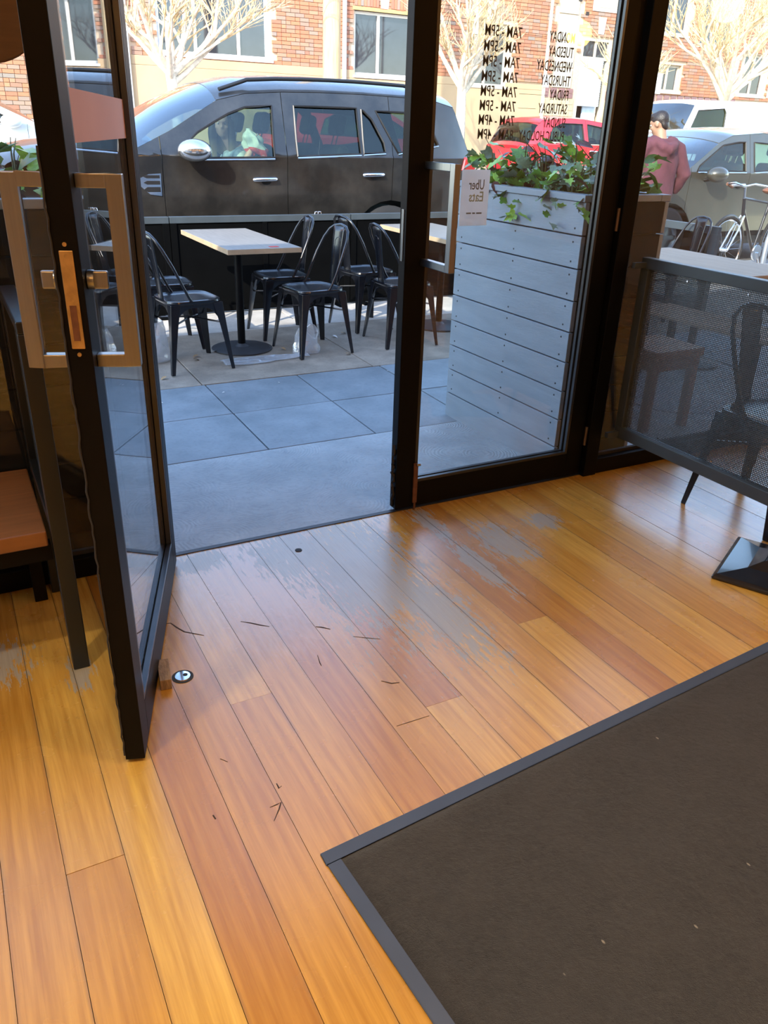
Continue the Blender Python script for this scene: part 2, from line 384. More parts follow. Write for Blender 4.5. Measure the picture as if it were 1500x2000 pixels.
# opening hours lettering, applied on the street side so it reads backwards from inside
ink = mat('vinyl_black', (.012, .012, .012), .5, var=.1)
hours = thing('opening_hours_lettering', 'black vinyl opening hours lettering reading backwards on the closed door glass', 'lettering', (0, 0, 0))
rows = [('MONDAY', '7AM - 5PM'), ('TUESDAY', '7AM - 5PM'), ('WEDNESDAY', '7AM - 5PM'), ('THURSDAY', '7AM - 5PM'), ('FRIDAY', '7AM - 5PM'), ('SATURDAY', '7AM - 5PM'), ('SUNDAY', '7AM - 4PM'), ('PUBLIC HOLIDAY', '8AM - 4PM')]
for i, (a, b) in enumerate(rows):
    z = 1.762-i*.0465
    for s, xr, tw in ((a, 2.185, None), (b, 1.945, .158)):
        me = text_mesh('text_line', s, .048, ink, .56, True); wd = -min(v.co.x for v in me.vertices)
        if s == 'PUBLIC HOLIDAY':
            for v in me.vertices: v.co.x *= .215/wd
            wd = .215
        if tw:
            for v in me.vertices: v.co.x *= tw/wd
        o = link_mesh('text_line', me, hours, (xr, YF+.0215+.0052, z), (R(90), 0, 0))
        if tw is None: xe = xr-wd
    if i < 7: MB().b2((1.955, YF+.0262, z+.0125), (xe-.012, YF+.0268, z+.0138)).build('leader_line', ink, hours)
# delivery sticker
def paper_material():
    m, nt, b = newmat('sticker_back'); nt.nodes.remove(b); out = nt.nodes['Material Output']
    df = node(nt, 'BsdfDiffuse'); tl_ = node(nt, 'BsdfTranslucent'); mx = node(nt, 'MixShader'); mx.inputs[0].default_value = .55
    n = ramp(nt, noise_(nt, coords(nt), 20, 3), [(.3, (.74, .75, .75)), (.7, (.80, .81, .81))]); L(nt, n, df.inputs[0]); L(nt, n, tl_.inputs[0])
    L(nt, df.outputs[0], mx.inputs[1]); L(nt, tl_.outputs[0], mx.inputs[2]); L(nt, mx.outputs[0], out.inputs[0]); return m
st = thing('delivery_sticker', 'white delivery service sticker on the door glass beside the handle, reading backwards', 'sticker', (1.795, YF+.0285, 1.235))
MB().b2((-.062, -.001, -.098), (.062, .001, .098)).build('sheet', paper_material(), st)
for s, sz, c, zz, tw in (('Uber', .05, (.16, .18, .18), .03, .07), ('Eats', .05, (.40, .50, .44), -.012, .066)):
    me = text_mesh('text_line', s, sz, mat('sticker_ink_'+s[0], c, .6), 1, True); wd = -min(v.co.x for v in me.vertices)
    for v in me.vertices: v.co.x *= tw/wd
    link_mesh('text_line', me, st, (.040, -.0016, zz), (R(90), 0, 0))
for xa, xb in ((.012, .036), (-.006, .006), (-.034, -.012)): MB().b2((xa, -.0017, -.056), (xb, -.0011, -.051)).build('small_print', mat('sticker_ink_U', (.16, .18, .18)), st)

# ================================================================ STREET
def concrete(name, a, b, sc=6, bm=.25, rough=.85, bsc=70, spot=None):
    m, nt, bb = newmat(name); P = coords(nt)
    n = noise_(nt, P, sc, 6, .62); n2 = noise_(nt, P, sc*12, 4, .6)
    col = mixc(nt, ramp(nt, n, [(.35, 0.0), (.68, 1.0)]), a, b); col = mixc(nt, math_(nt, 'MULTIPLY', ramp(nt, n2, [(.5, 0.0), (.75, 1.0)]), .35), col, tuple(c*.6 for c in a))
    oi = node(nt, 'ObjectInfo').outputs['Random']; hs = node(nt, 'HueSaturation'); L(nt, col, hs.inputs['Color']); L(nt, math_(nt, 'MULTIPLY_ADD', oi, .25, .87), hs.inputs['Value'])
    L(nt, hs.outputs[0], bb.inputs['Base Color']); L(nt, math_(nt, 'MULTIPLY_ADD', n, .25, rough-.2), bb.inputs['Roughness'])
    if spot:
        wv = node(nt, 'TexWave', wave_type='RINGS', rings_direction='SPHERICAL'); L(nt, mapping(nt, node(nt, 'TexVoronoi', feature='F1').outputs['Position'], (1, 1, 1)), wv.inputs['Vector'])
        vo = [q for q in nt.nodes if q.bl_idname == 'ShaderNodeTexVoronoi'][0]; vo.inputs['Scale'].default_value = 3.2; L(nt, P, vo.inputs['Vector'])
        sb = node(nt, 'VectorMath', operation='SUBTRACT'); L(nt, P, sb.inputs[0]); L(nt, vo.outputs['Position'], sb.inputs[1]); L(nt, sb.outputs[0], wv.inputs['Vector'])
        wv.inputs['Scale'].default_value = 22; wv.inputs['Distortion'].default_value = 5.0; wv.inputs['Detail'].default_value = 2
        h = math_(nt, 'ADD', math_(nt, 'MULTIPLY', wv.outputs['Fac'], .8), n2); bump(nt, bb, h, .28, .006)
    else: bump(nt, bb, n2, bm, .006)
    return m
ramp_m = concrete('ramp_concrete', (.23, .265, .28), (.345, .385, .40), 3.5, .3, .62, spot=True)
slab_m = concrete('bluestone', (.16, .195, .215), (.235, .275, .30), 4, .2, .6)
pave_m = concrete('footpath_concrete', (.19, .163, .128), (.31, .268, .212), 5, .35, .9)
sunstrip_m = concrete('sunstrip_concrete', (.40, .37, .325), (.52, .485, .43), 5, .3, .9)  # outer paver row made paler to paint in the sunlit strip by the barrier
kerb_m = concrete('kerb_stone', (.20, .21, .22), (.32, .33, .34), 5, .3, .85)
asph = concrete('asphalt', (.10, .10, .105), (.17, .17, .17), 3, .6, .9)
def gz(y):                      # ground height outside
    if y < 3.6: return -.03*(y-2.66)/.94
    if y < 7.2: return -.03+.022*(y-3.6)
    if y < 7.45: return .049
    return -.03+.052*(y-7.45)
GX0, GX1 = -9.0, 17.0
fp = MB(); fp.add([(GX0, 2.66, -.06), (GX1, 2.66, -.06), (GX1, 3.6, -.07), (GX0, 3.6, -.07), (GX1, 7.2, .015), (GX0, 7.2, .015)], [(0, 1, 2, 3), (3, 2, 4, 5)])
fp.add([(GX0, 2.66, -.2), (GX1, 2.66, -.2), (GX1, 7.2, -.2), (GX0, 7.2, -.2)], [(0, 1, 2, 3)])
fpo = fp.build('footpath', mat('mortar_bed', (.17, .165, .15), .95)); struct(fpo, 'paved footpath outside the cafe in the shade', 'footpath')
rp = MB(); NX = 1
rp.add([(GX0, 2.662, -.002), (GX1, 2.662, -.002), (GX1, 3.602, -.03), (GX0, 3.602, -.03), (GX0, 2.662, -.12), (GX1, 2.662, -.12), (GX1, 3.602, -.12), (GX0, 3.602, -.12)], [(0, 1, 2, 3), (0, 4, 5, 1), (3, 2, 6, 7), (0, 3, 7, 4), (1, 5, 6, 2), (4, 7, 6, 5)])
rp.build('concrete_ramp', ramp_m, fpo)
def slab(x0, x1, y0, y1, m):
    g = MB(); e = .004; j = random.uniform(-.0015, .0015)
    z0, z1 = gz(y0)+j, gz(y1)+j
    g.add([(x0+e, y0+e, z0), (x1-e, y0+e, z0), (x1-e, y1-e, z1), (x0+e, y1-e, z1), (x0+e, y0+e, z0-.05), (x1-e, y0+e, z0-.05), (x1-e, y1-e, z1-.05), (x0+e, y1-e, z1-.05)], [(0, 1, 2, 3), (0, 4, 5, 1), (3, 2, 6, 7), (0, 3, 7, 4), (1, 5, 6, 2), (4, 7, 6, 5)])
    return g.build('paving_slab', m, fpo, bevel=.003)
random.seed(9)
for k in range(-7, 22):
    x = 1.285+.612*k
    slab(x, x+.612, 3.605, 4.185, slab_m); slab(x, x+.612, 4.185, 4.745, slab_m)
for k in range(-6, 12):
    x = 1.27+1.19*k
    slab(x, x+1.19, 4.745, 5.96, pave_m); slab(x, x+1.19, 5.96, 7.18, sunstrip_m)
kb = None
for k in range(-7, 13):
    x = .8+1.2*k
    g = MB().b2((x+.003, 7.185, -.2), (x+1.197, 7.45, .05)).build('kerb_stone' , kerb_m, fpo, bevel=.012)
rd = MB(); rd.add([(-30, 7.45, -.03), (60, 7.45, -.03), (60, 16.6, gz(16.6)), (-30, 16.6, gz(16.6)), (-30, 7.45, -.4), (60, 7.45, -.4), (60, 16.6, -.4), (-30, 16.6, -.4)], [(0, 1, 2, 3), (4, 7, 6, 5), (0, 4, 5, 1), (3, 2, 6, 7)])
struct(rd.build('road', asph), 'grey asphalt road beyond the parked cars', 'road')
struct(MB().b2((-30, 16.6, -.4), (60, 21.3, .56)).build('far_footpath', concrete('far_concrete', (.34, .32, .29), (.46, .43, .39), 3, .2, .9)), 'pale footpath across the road', 'footpath')
# ground around so that reflections and light never see a void
struct(MB().b2((-40, -30, -.5), (70, 2.6, -.25)).build('ground', mat('earth', (.2, .19, .18), .9)))

# ---------------------------------------------------------------- building across the road
YB = 21.0
render_m = mat('tan_render', (.45, .315, .185), .85, var=.08, scale=1.2, bmp=.08, bscale=20, world=True)
def brick_mat():
    m, nt, b = newmat('brick'); g = node(nt, 'NewGeometry'); oi = node(nt, 'ObjectInfo').outputs['Random']
    r = math_(nt, 'FRACT', math_(nt, 'ADD', g.outputs['Random Per Island'], math_(nt, 'MULTIPLY', oi, 7.13)))
    col = ramp(nt, r, [(0, (.40, .13, .07)), (.25, (.47, .17, .08)), (.42, (.34, .13, .08)), (.55, (.28, .21, .16)), (.7, (.44, .16, .07)), (.84, (.22, .20, .18)), (1, (.50, .20, .10))])
    n = noise_(nt, coords(nt), 30, 4); col = mixc(nt, math_(nt, 'MULTIPLY', n, .35), col, (.30, .2, .14))
    L(nt, col, b.inputs['Base Color']); b.inputs['Roughness'].default_value = .85; bump(nt, b, n, .3, .004)
    return m
brk = brick_mat(); mort = mat('mortar', (.55, .42, .30), .95, var=.1, scale=20, world=True)
white_p = mat('white_gloss_paint', (.66, .65, .62), .4, var=.03); cream_p = mat('cream_paint', (.46, .42, .34), .5, var=.05)
far_glass = mat('far_window_glass', (.03, .035, .045), .05, var=.3, scale=1.2, spec=.8, world=True)
openings = [(5.15, 7.86, 2.93, 4.35), (10.13, 11.95, 2.74, 4.17), (13.5, 14.9, 2.68, 4.2), (17.5, 18.6, .56, 4.1), (20.6, 21.6, 2.85, 3.6), (22.2, 23.6, 4.2, 5.6), (24.4, 25.5, 2.9, 4.1), (27.2, 28.4, 2.6, 4.0), (-1.6, .4, 2.6, 4.2), (20.4, 21.6, 4.4, 5.6)]
bw = MB()
xs = sorted({-8.0, 36.0}|{o[0] for o in openings}|{o[1] for o in openings}); zs = sorted({.5, 6.6}|{o[2] for o in openings}|{o[3] for o in openings})
for xa, xb in zip(xs[:-1], xs[1:]):
    zr = None
    for za, zb in zip(zs[:-1], zs[1:]):
        if any(o[0] <= (xa+xb)/2 <= o[1] and o[2] <= (za+zb)/2 <= o[3] for o in openings): continue
        bw.b2((xa, YB+.012, za), (xb, YB+.35, zb))
bld = bw.build('building', mort); tag(bld, 'red brick commercial building with tan rendered base across the street', 'building')
# plinth, tiles, pilaster
MB().b2((4.45, YB-.05, .56), (16.18, YB+.012, 2.66)).build('rendered_plinth', render_m, bld, bevel=.01)
for a, b, z in ((4.45, 10.13, 2.85), (11.95, 13.5, 2.85), (14.9, 16.18, 2.80)): MB().b2((a, YB-.05, 2.662), (b, YB+.012, z)).build('plinth_capping', render_m, bld, bevel=.008)
pls = []
for k, (za, zb) in enumerate(((2.77, 3.27), (3.29, 3.95), (3.97, 4.6), (4.62, 5.4), (5.42, 6.3))): MB().b2((16.54, YB-.03, za), (17.22, YB+.012, zb)).build('pilaster_stone', cream_p, bld, bevel=.01)
tb = mat('cream_tile', (.44, .36, .24), .5, var=.15, scale=4, world=True); db = mat('purple_tile', (.22, .12, .12), .5, var=.15, scale=4, world=True)
tg = MB(); tg2 = MB()
for a, b in ((16.2, 17.48), (18.62, 24.3)):
    x = a
    while x < b-.1:
        for k in range(12): tg.b2((x+.006, YB-.02, .6+k*.158), (min(b, x+.15)-.006, YB+.012, .6+k*.158+.15))
        for k in range(2): tg2.b2((x+.006, YB-.022, 2.505+k*.13), (min(b, x+.24)-.006, YB+.012, 2.505+k*.13+.122)) if int((x-a)/.15+.01) % 2 == 0 else None
        x += .15
o = tg.build('wall_tile', tb, bld); o['kind'] = 'stuff'; o = tg2.build('band_tile', db, bld); o['kind'] = 'stuff'
# bricks
solid = [(a-.02, b+.02, c-.03, d+.08) for a, b, c, d in openings]+[(4.40, 16.2, .5, 2.86), (16.5, 17.26, .5, 6.5), (16.2, 40, .5, 2.78), (4.38, 4.52, .5, 6.6)]
one = MB().box((0, 0, 0), (.230, .055, .076)).mesh('brick', brk); half = MB().box((0, 0, 0), (.110, .055, .076)).mesh('brick', brk)
bg_ = MB(); nb = 0; random.seed(4)
for k in range(70):
    z = .62+k*.086+.038
    if z > 6.5: break
    x = -8+(.12 if k % 2 else 0)
    while x < 35.9:
        ln = .23 if random.random() > .22 else .11; xe = x+ln
        if not any(a < xe and x < b and c < z < d for a, b, c, d in solid) and (z > 2.3 or x < 4.5):
            c = ((x+xe)/2, YB-.0155+random.uniform(-.003, .003), z)
            vis = (7.86 < x < 9.62 and 2.8 < z < 4.25) or (.9 < x < 1.75 and 1.6 < z < 3.0) or (9.6 < x < 10.15 and 2.8 < z < 4.2)
            if vis and nb < 300: link_mesh('brick', one if ln > .2 else half, bld, c); nb += 1
            else: bg_.box(c, (ln, .055, .076))
        x = xe+.011
o = bg_.build('brickwork', brk, bld, fix=False); o['kind'] = 'stuff'
def far_window(a, b, c, d, frame, muls=(), fan=None, hd=None):
    wn = MB(); t = .07; y0, y1 = YB+.10, YB+.18
    wn.b2((a, y0, c), (a+t, y1, d)); wn.b2((b-t, y0, c), (b, y1, d)); wn.b2((a+t, y0, c), (b-t, y1, c+t)); wn.b2((a+t, y0, d-t), (b-t, y1, d))
    for m in muls: wn.b2((m-.035, y0-.01, c+t), (m+.035, y1, d-t))
    f = wn.build('window_frame', frame, bld)
    es = [a+t]+list(muls)+[b-t]
    for p, q in zip(es[:-1], es[1:]): MB().b2((p+.02, YB+.13, c+t), (q-.02, YB+.15, d-t)).build('window_pane', far_glass, f)
    MB().b2((a-.06, YB-.07, c-.06), (b+.06, YB+.12, c)).build('window_sill', frame, f, bevel=.008)
far_window(5.15, 7.86, 2.93, 4.35, white_p, (6.05, 7.1)); far_window(10.13, 11.95, 2.74, 4.17, white_p, (10.85,)); far_window(13.5, 14.9, 2.68, 4.2, cream_p, (14.2,))
for o in openings[4:]: far_window(*o, cream_p, ((o[0]+o[1])/2,))
MB().b2((10.05, YB-.045, 4.17), (12.05, YB+.1, 4.25)).build('lintel', mat('ochre_paint', (.42, .30, .12), .6), bld)
for x, z in ((10.95, 4.25), (14.2, 4.28), (18.1, 4.2)):
    g = MB(); g.prism([(x-.10, z), (x+.10, z), (x+.14, z+.42), (x-.14, z+.42)], YB-.055, YB+.02); g.build('keystone', white_p, bld)
# soldier courses over windows
for a, b, z in ((10.1, 12.0, 4.26),):
    x = a
    while x < b-.05:
        if abs(x+.04-10.95) > .16: link_mesh('brick', one, bld, (x+.04, YB-.03, z+.12), (0, R(90), 0))
        x += .086
# doorway with fanlight and roller shutter
dw = MB(); dw.b2((17.5, YB+.02, .56), (17.58, YB+.16, 4.1)); dw.b2((18.52, YB+.02, .56), (18.6, YB+.16, 4.1)); dw.b2((17.58, YB+.02, 4.02), (18.52, YB+.16, 4.1)); dw.b2((17.58, YB+.02, 3.54), (18.52, YB+.16, 3.62)); dw.b2((18.02, YB+.04, 3.62), (18.08, YB+.14, 4.02)); dr = dw.build('doorway_frame', cream_p, bld)
MB().b2((17.58, YB+.09, 3.62), (18.52, YB+.11, 4.02)).build('fanlight_pane', far_glass, dr)
for k in range(20): MB().prism([(YB+.03, 2.32+k*.061), (YB+.015, 2.35+k*.061), (YB+.03, 2.378+k*.061), (YB+.05, 2.378+k*.061), (YB+.05, 2.32+k*.061)], 17.58, 18.40, 'x').build('shutter_slat', mat('pale_blue_shutter', (.66, .74, .80), .45, var=.05), dr)
MB().b2((17.95, YB+.2, .56), (18.45, YB+.24, 2.4)).build('door_panel', mat('pale_blue_door', (.50, .62, .78), .5), dr)
MB().b2((17.5, YB+.4, .56), (18.6, YB+.45, 3.6)).build('hallway', mat('dark_hall', (.03, .025, .025), .8), dr)
g = MB(); g.b2((17.69, YB-.06, 4.76), (18.72, YB+.01, 6.2)); o = g.build('blind_window', white_p, bld, bevel=.01); MB().b2((17.79, YB-.075, 4.86), (18.62, YB-.058, 6.1)).build('panel', cream_p, o)
# downpipes
for x, top in ((4.42, 6.5), (9.80, 6.5)): MB().tube([(x, YB-.11, .56), (x, YB-.11, top)], .055, 10).build('downpipe', white_p, bld, 40)
for x, y, z in ((17.45, YB-.02, 4.63), (17.15, YB-.02, 4.95)): MB().b2((x, y-.03, z), (x+.12, y+.02, z+.09)).build('vent_hole', mat('dark_hall', (0, 0, 0)), bld)
# ================================================================ INTERIOR THINGS
def mat_material():
    m, nt, b = newmat('mat_pile'); P = coords(nt, False)
    n = noise_(nt, P, 60, 6, .75); n2 = noise_(nt, P, 5, 4, .6); n3 = noise_(nt, P, 900, 2)
    col = mixc(nt, ramp(nt, n, [(.3, 0.0), (.7, 1.0)]), (.014, .013, .011), (.034, .031, .027)); col = mixc(nt, ramp(nt, n2, [(.4, 0.0), (.7, .5)]), col, (.038, .034, .029))
    lint = node(nt, 'TexVoronoi', feature='F1'); L(nt, mapping(nt, P, (1, .5, 1)), lint.inputs['Vector']); lint.inputs['Scale'].default_value = 26
    pick = ramp(nt, math_(nt, 'MULTIPLY', lint.outputs['Distance'], 1.0), [(.045, 1.0), (.075, 0.0)])
    sel = node(nt, 'SeparateColor'); L(nt, lint.outputs['Color'], sel.inputs[0]); gate = math_(nt, 'GREATER_THAN', sel.outputs[0], .72)
    col = mixc(nt, math_(nt, 'MULTIPLY', math_(nt, 'MULTIPLY', pick, gate), .6), col, (.38, .34, .26))
    L(nt, col, b.inputs['Base Color']); b.inputs['Roughness'].default_value = .95; b.inputs['Specular IOR Level'].default_value = .15; b.inputs['Sheen Weight'].default_value = .15
    bump(nt, b, math_(nt, 'ADD', n, math_(nt, 'MULTIPLY', n3, .6)), .8, .006)
    return m
mw, ml = 2.6, 1.7
fm_ = thing('floor_mat', 'charcoal entrance mat with blue grey rubber border on the timber floor', 'mat', (.498, 1.159, 0), math.atan2(.127, 1.629))
br = .034
g = MB()
for a, b in (((0, -br, 0), (mw, 0, .005)), ((0, -ml, 0), (mw, -ml+br, .005)), ((0, -ml+br, 0), (br, -br, .005)), ((mw-br, -ml+br, 0), (mw, -br, .005))): g.b2(a, b)
g.build('rubber_border', mat('mat_rubber', (.045, .056, .08), .5, var=.08), fm_, bevel=.002)
def pile(u, v):
    x, y = br+(mw-2*br)*u, -ml+br+(ml-2*br)*v
    return (x, y, .0075+.0012*noise.noise((x*9, y*9, 0))+(.0 if 0 < u < 1 and 0 < v < 1 else -.006))
MB().grid(pile, 160, 110).build('carpet_pile', mat_material(), fm_, 60)

# bench on the left with its end screen
wood_o = mat('bench_timber', (.20, .082, .028), .32, var=.22, scale=3, stretch=(1.2, 18, 6))
def perforated(name, x, y0, y1, z0, z1, parent, pitch=.012, bar=.0042):
    g = MB(); k = int((y1-y0)/pitch); n = int((z1-z0)/pitch)
    for i in range(k+1): y = y0+(y1-y0)*i/k; g.b2((x-.0008, y-bar/2, z0), (x+.0008, y+bar/2, z1))
    for j in range(n+1): z = z0+(z1-z0)*j/n; g.b2((x-.0009, y0, z-bar/2), (x+.0009, y1, z+bar/2))
    o = g.build(name, dark_steel, parent, fix=False); o['kind'] = 'stuff'; return o
bn = thing('bench', 'timber seat bench on a black steel frame below the left window, beside the open door', 'bench', (0, 0, 0))
for a, b in ((-1.6, -.755), (-.745, .108)):
    MB().b2((a, 2.10, .405), (b, 2.585, .45)).build('seat_board', wood_o, bn, bevel=.004)
bench_black = black_paint
MB().b2((-1.6, 2.115, .355), (.115, 2.15, .403)).build('front_rail', bench_black, bn); MB().b2((-1.6, 2.54, .355), (.115, 2.575, .403)).build('rear_rail', bench_black, bn)
for x, y in ((.06, 2.535), (-1.58, 2.115), (-1.58, 2.535)):
    MB().b2((x-.0, y-.018, 0), (x+.04, y+.022, .404)).build('leg', bench_black, bn, bevel=.002)
black_steel = mat('black_steel', (.008, .011, .013), .32, var=.12, scale=6)
es = thing('end_screen', 'dark steel framed mesh screen standing at the end of the timber bench', 'screen', (0, 0, 0))
g = MB(); g.b2((.1175, 2.08, .985), (.1625, 2.60, 1.015)); g.build('top_rail', black_steel, es, bevel=.003)
MB().b2((.1175, 2.08, 0), (.1625, 2.125, .985)).build('post', black_steel, es, bevel=.003); MB().b2((.1175, 2.555, 0), (.1625, 2.60, .985)).build('post', black_steel, es, bevel=.003)
MB().b2((.1175, 2.125, .455), (.1625, 2.555, .49)).build('bottom_rail', black_steel, es, bevel=.003)
perforated('mesh_panel', .14, 2.125, 2.555, .49, .985, es, .011)
for o_ in es.children: pass
# round sign hung in the left window
rs = thing('hanging_sign', 'round brown timber sign hanging inside the left window', 'sign', (.176, 2.45, 1.722))
MB().lathe([(.0, -.011), (.146, -.011), (.150, -.007), (.150, .007), (.146, .011), (.0, .011)], 48, axis='y', cap=False).build('disc', mat('walnut', (.10, .052, .022), .5, var=.25, scale=4, stretch=(1, 1, 9)), rs, 40)
MB().tube([(-.06, 0, .135), (0, 0, 1.47)], .002, 6).build('cord', rubber, rs); MB().tube([(.06, 0, .135), (0, 0, 1.47)], .002, 6).build('cord', rubber, rs)

# mesh screen on the right
sc_ = thing('mesh_screen', 'dark grey steel framed perforated screen beside the right window', 'screen', (0, 0, 0))
sx0, sx1, sy0, sy1 = 2.63, 2.67, 1.20, 2.60
MB().b2((sx0, sy0, .955), (sx1, sy1, 1.0)).build('top_rail', dark_steel, sc_, bevel=.003); MB().b2((sx0, sy0, .192), (sx1, sy1, .245)).build('bottom_rail', dark_steel, sc_, bevel=.003)
MB().b2((sx0, sy1-.045, .245), (sx1, sy1, .955)).build('post', dark_steel, sc_, bevel=.003); MB().b2((sx0, sy0, 0), (sx1, sy0+.045, .192)).build('foot', dark_steel, sc_); MB().b2((sx0, sy0, .245), (sx1, sy0+.045, .955)).build('post', dark_steel, sc_, bevel=.003)
for z in (.21, .97): MB().b2((2.566, sy1-.03, z-.012), (sx0, sy1-.01, z+.012)).build('wall_bracket', dark_steel, sc_)
perforated('mesh_panel', 2.65, sy0+.045, sy1-.045, .245, .955, sc_, .0072, .0034)
for y in (1.75, 2.05, 2.35):
    for z in (.262, .938): MB().lathe([(.004, -.003), (.004, 0)], 8, axis='x').build('rivet', chrome, sc_, loc=(2.648, y, z))

# pedestal stand at the right edge
ps_ = thing('pedestal_stand', 'black square pyramid base of a pedestal stand on the timber floor', 'stand', (2.553, 1.574, 0), R(27))
blk_gloss = mat('black_gloss', (.012, .012, .013), .22, var=.2, scale=20, coat=.3)
g = MB(); prof = [(.200, 0), (.200, .012), (.185, .020), (.10, .038), (.055, .062), (.034, .11)]
vs = []; fs = []
for r, z in prof: vs += [(-r, -r, z), (r, -r, z), (r, r, z), (-r, r, z)]
for i in range(len(prof)-1):
    for j in range(4): fs.append((i*4+j, i*4+(j+1) % 4, i*4+4+(j+1) % 4, i*4+4+j))
fs += [(3, 2, 1, 0), tuple(4*(len(prof)-1)+j for j in range(4))]
g.add(vs, fs); g.build('base', blk_gloss, ps_, bevel=.006); MB().tube([(0, 0, .1), (0, 0, 1.05)], .026, 14).build('pole', blk_gloss, ps_, 40); MB().box((0, 0, 1.06), (.16, .22, .015)).build('plate', blk_gloss, ps_)

# door wedge and floor fittings
wd = MB(); wd.add([(-.016, -.055, 0), (.016, -.055, 0), (.016, .055, 0), (-.016, .055, 0), (-.016, -.055, .034), (.016, -.055, .034), (.016, .055, .030), (-.016, .055, .030)], [(0, 3, 2, 1), (4, 5, 6, 7), (0, 1, 5, 4), (1, 2, 6, 5), (2, 3, 7, 6), (3, 0, 4, 7)])
o = wd.build('door_wedge', mat('raw_timber', (.22, .13, .06), .8, var=.35, scale=20, stretch=(3, 1, 1), bmp=.3), None, bevel=.002, loc=(.345, 1.93, 0)); o.rotation_euler = (0, 0, R(-9)); tag(o, 'small raw timber block jammed against the open door', 'door wedge')
ds = thing('floor_socket', 'round silver fitting with dark ring set in the floor by the timber block', 'floor fitting', (.393, 1.915, 0))
MB().lathe([(.0, .0), (.031, .0), (.031, .0015), (.0, .0015)], 28, cap=False).build('ring', rubber, ds); MB().lathe([(0, .0015), (.023, .0015), (.022, .0045), (.012, .0055), (0, .0055)], 24, cap=False).build('cover', chrome, ds, 30)
MB().lathe([(0, .0055), (.007, .0056), (.007, .006), (0, .006)], 12, (.008, 0, 0), cap=False).build('hole', rubber, ds)
o = MB().lathe([(0, 0), (.0135, 0), (.013, .002), (0, .003)], 20, cap=False).build('floor_bolt_socket', rubber, None, loc=(.991, 2.492, .0002)); tag(o, 'small dark round bolt socket in the floor near the threshold', 'floor fitting')
# ================================================================ OUTSIDE FURNITURE
def se(a, r, e=4.0): c, s = math.cos(a), math.sin(a); return (math.copysign(abs(c)**(2/e), c)*r, math.copysign(abs(s)**(2/e), s)*r)
def make_chair(name, label, m, group):
    t = thing(name, label, 'chair', group=group)
    g = MB(); n = 40; rings = []
    for r, z in ((.178, .425), (.186, .437), (.183, .449), (.170, .452), (.160, .444), (.10, .442), (.0001, .442)):
        rings.append([(*se(2*math.pi*j/n, r), z) for j in range(n)])
    vs = [v for q in rings for v in q]; g.add(vs, [(i*n+j, i*n+(j+1) % n, (i+1)*n+(j+1) % n, (i+1)*n+j) for i in range(len(rings)-1) for j in range(n)])
    g.build('seat', m, t, 50)
    for sx in (-1, 1):
        for sy in (-1, 1):
            g = MB(); ks = ((.432, .172, .068), (.37, .178, .058), (.30, .185, .048), (.20, .195, .039), (.10, .206, .032), (.0, .217, .026))
            vs = []; fs = []
            for z, c, wd in ks:
                o_ = c
                vs += [(sx*o_, sy*o_, z), (sx*(o_-wd), sy*o_, z), (sx*(o_-wd*.75), sy*(o_-wd*.3), z), (sx*(o_-wd*.3), sy*(o_-wd*.75), z), (sx*o_, sy*(o_-wd), z)]
            q = 5
            for i in range(len(ks)-1):
                for j in range(q): fs.append((i*q+j, i*q+(j+1) % q, (i+1)*q+(j+1) % q, (i+1)*q+j))
            fs += [tuple(range(q)), tuple((len(ks)-1)*q+j for j in range(q))[::-1]]
            g.add(vs, fs); g.build('leg', m, t, bevel=.003)
    # pressed apron with arched cut-outs
    for k in range(4):
        g = MB(); top = []; bot = []
        for i in range(13):
            u = -1+2*i/12; top.append((u*.165, .432)); bot.append((u*.165, .428-.13*abs(u)**3.2-.022))
        poly = top+bot[::-1]
        g.prism(poly, .168, .171); o = g.build('apron', m, t); o.rotation_euler = (0, 0, k*math.pi/2)
    for s in (-1, 1):
        MB().tube([(s*.17, .17, .30), (0, 0, .315+.004*s), (-s*.17, -.17, .30)], .006, 6).build('cross_brace', m, t)
    b = MB(); P = [(.172, .02, .425), (.176, .05, .47), (.177, .09, .55), (.170, .14, .66), (.150, .19, .76), (.118, .218, .815), (.072, .232, .842), (0, .238, .852)]
    P = P+[(-x, y, z) for x, y, z in P[::-1][1:]]
    b.tube(P, .0095, 8).build('back_hoop', m, t, 50)
    def spl(u, v):
        z = .440+v*.405; y = .178+.052*v**1.2; w = .048+.020*v
        return ((2*u-1)*w, y+.010*(2*u-1)**2*-1+.004, z)
    sg = MB(); sg.grid(spl, 6, 10); so_ = sg.build('splat', m, t, 50); sm = so_.modifiers.new('solid', 'SOLIDIFY'); sm.thickness = .003
    q = [spl(.2, .35), spl(.2, .75), spl(.3, .8), spl(.5, .82), spl(.7, .8), spl(.8, .75), spl(.8, .35)]
    MB().tube([(a, bb-.002, c) for a, bb, c in q], .004, 6).build('rib', m, so_, 50)
    return t
grp = 'black metal cafe chairs on the footpath'
ch = make_chair('cafe_chair', 'black metal cafe chair nearest the open door, left of the first table', chair_black, grp)
ch.location = (1.33, 5.20, gz(5.2)); ch.rotation_euler = (0, 0, R(96))
for loc, rz, lb in (((1.31, 5.74), 88, 'black metal cafe chair left of the first table, half hidden behind the nearest chair'),
                    ((2.235, 5.27), -83, 'black metal cafe chair at the near right corner of the first table'),
                    ((2.20, 5.79), -92, 'black metal cafe chair at the far right of the first table against the black barrier'),
                    ((2.96, 5.28), 88, 'black metal cafe chair at the near left of the second table by the door stile'),
                    ((2.92, 5.80), 97, 'black metal cafe chair at the far left of the second table by the barrier'),
                    ((5.72, 5.26), -95, 'metal cafe chair beyond the pale table on the right, before the framed end panel')):
    dup(ch, (*loc, gz(loc[1])), R(rz), lb)
dup(ch, (2.93, 2.0, 0), R(4), 'black metal cafe chair inside behind the perforated screen at right', 'indoor chairs')

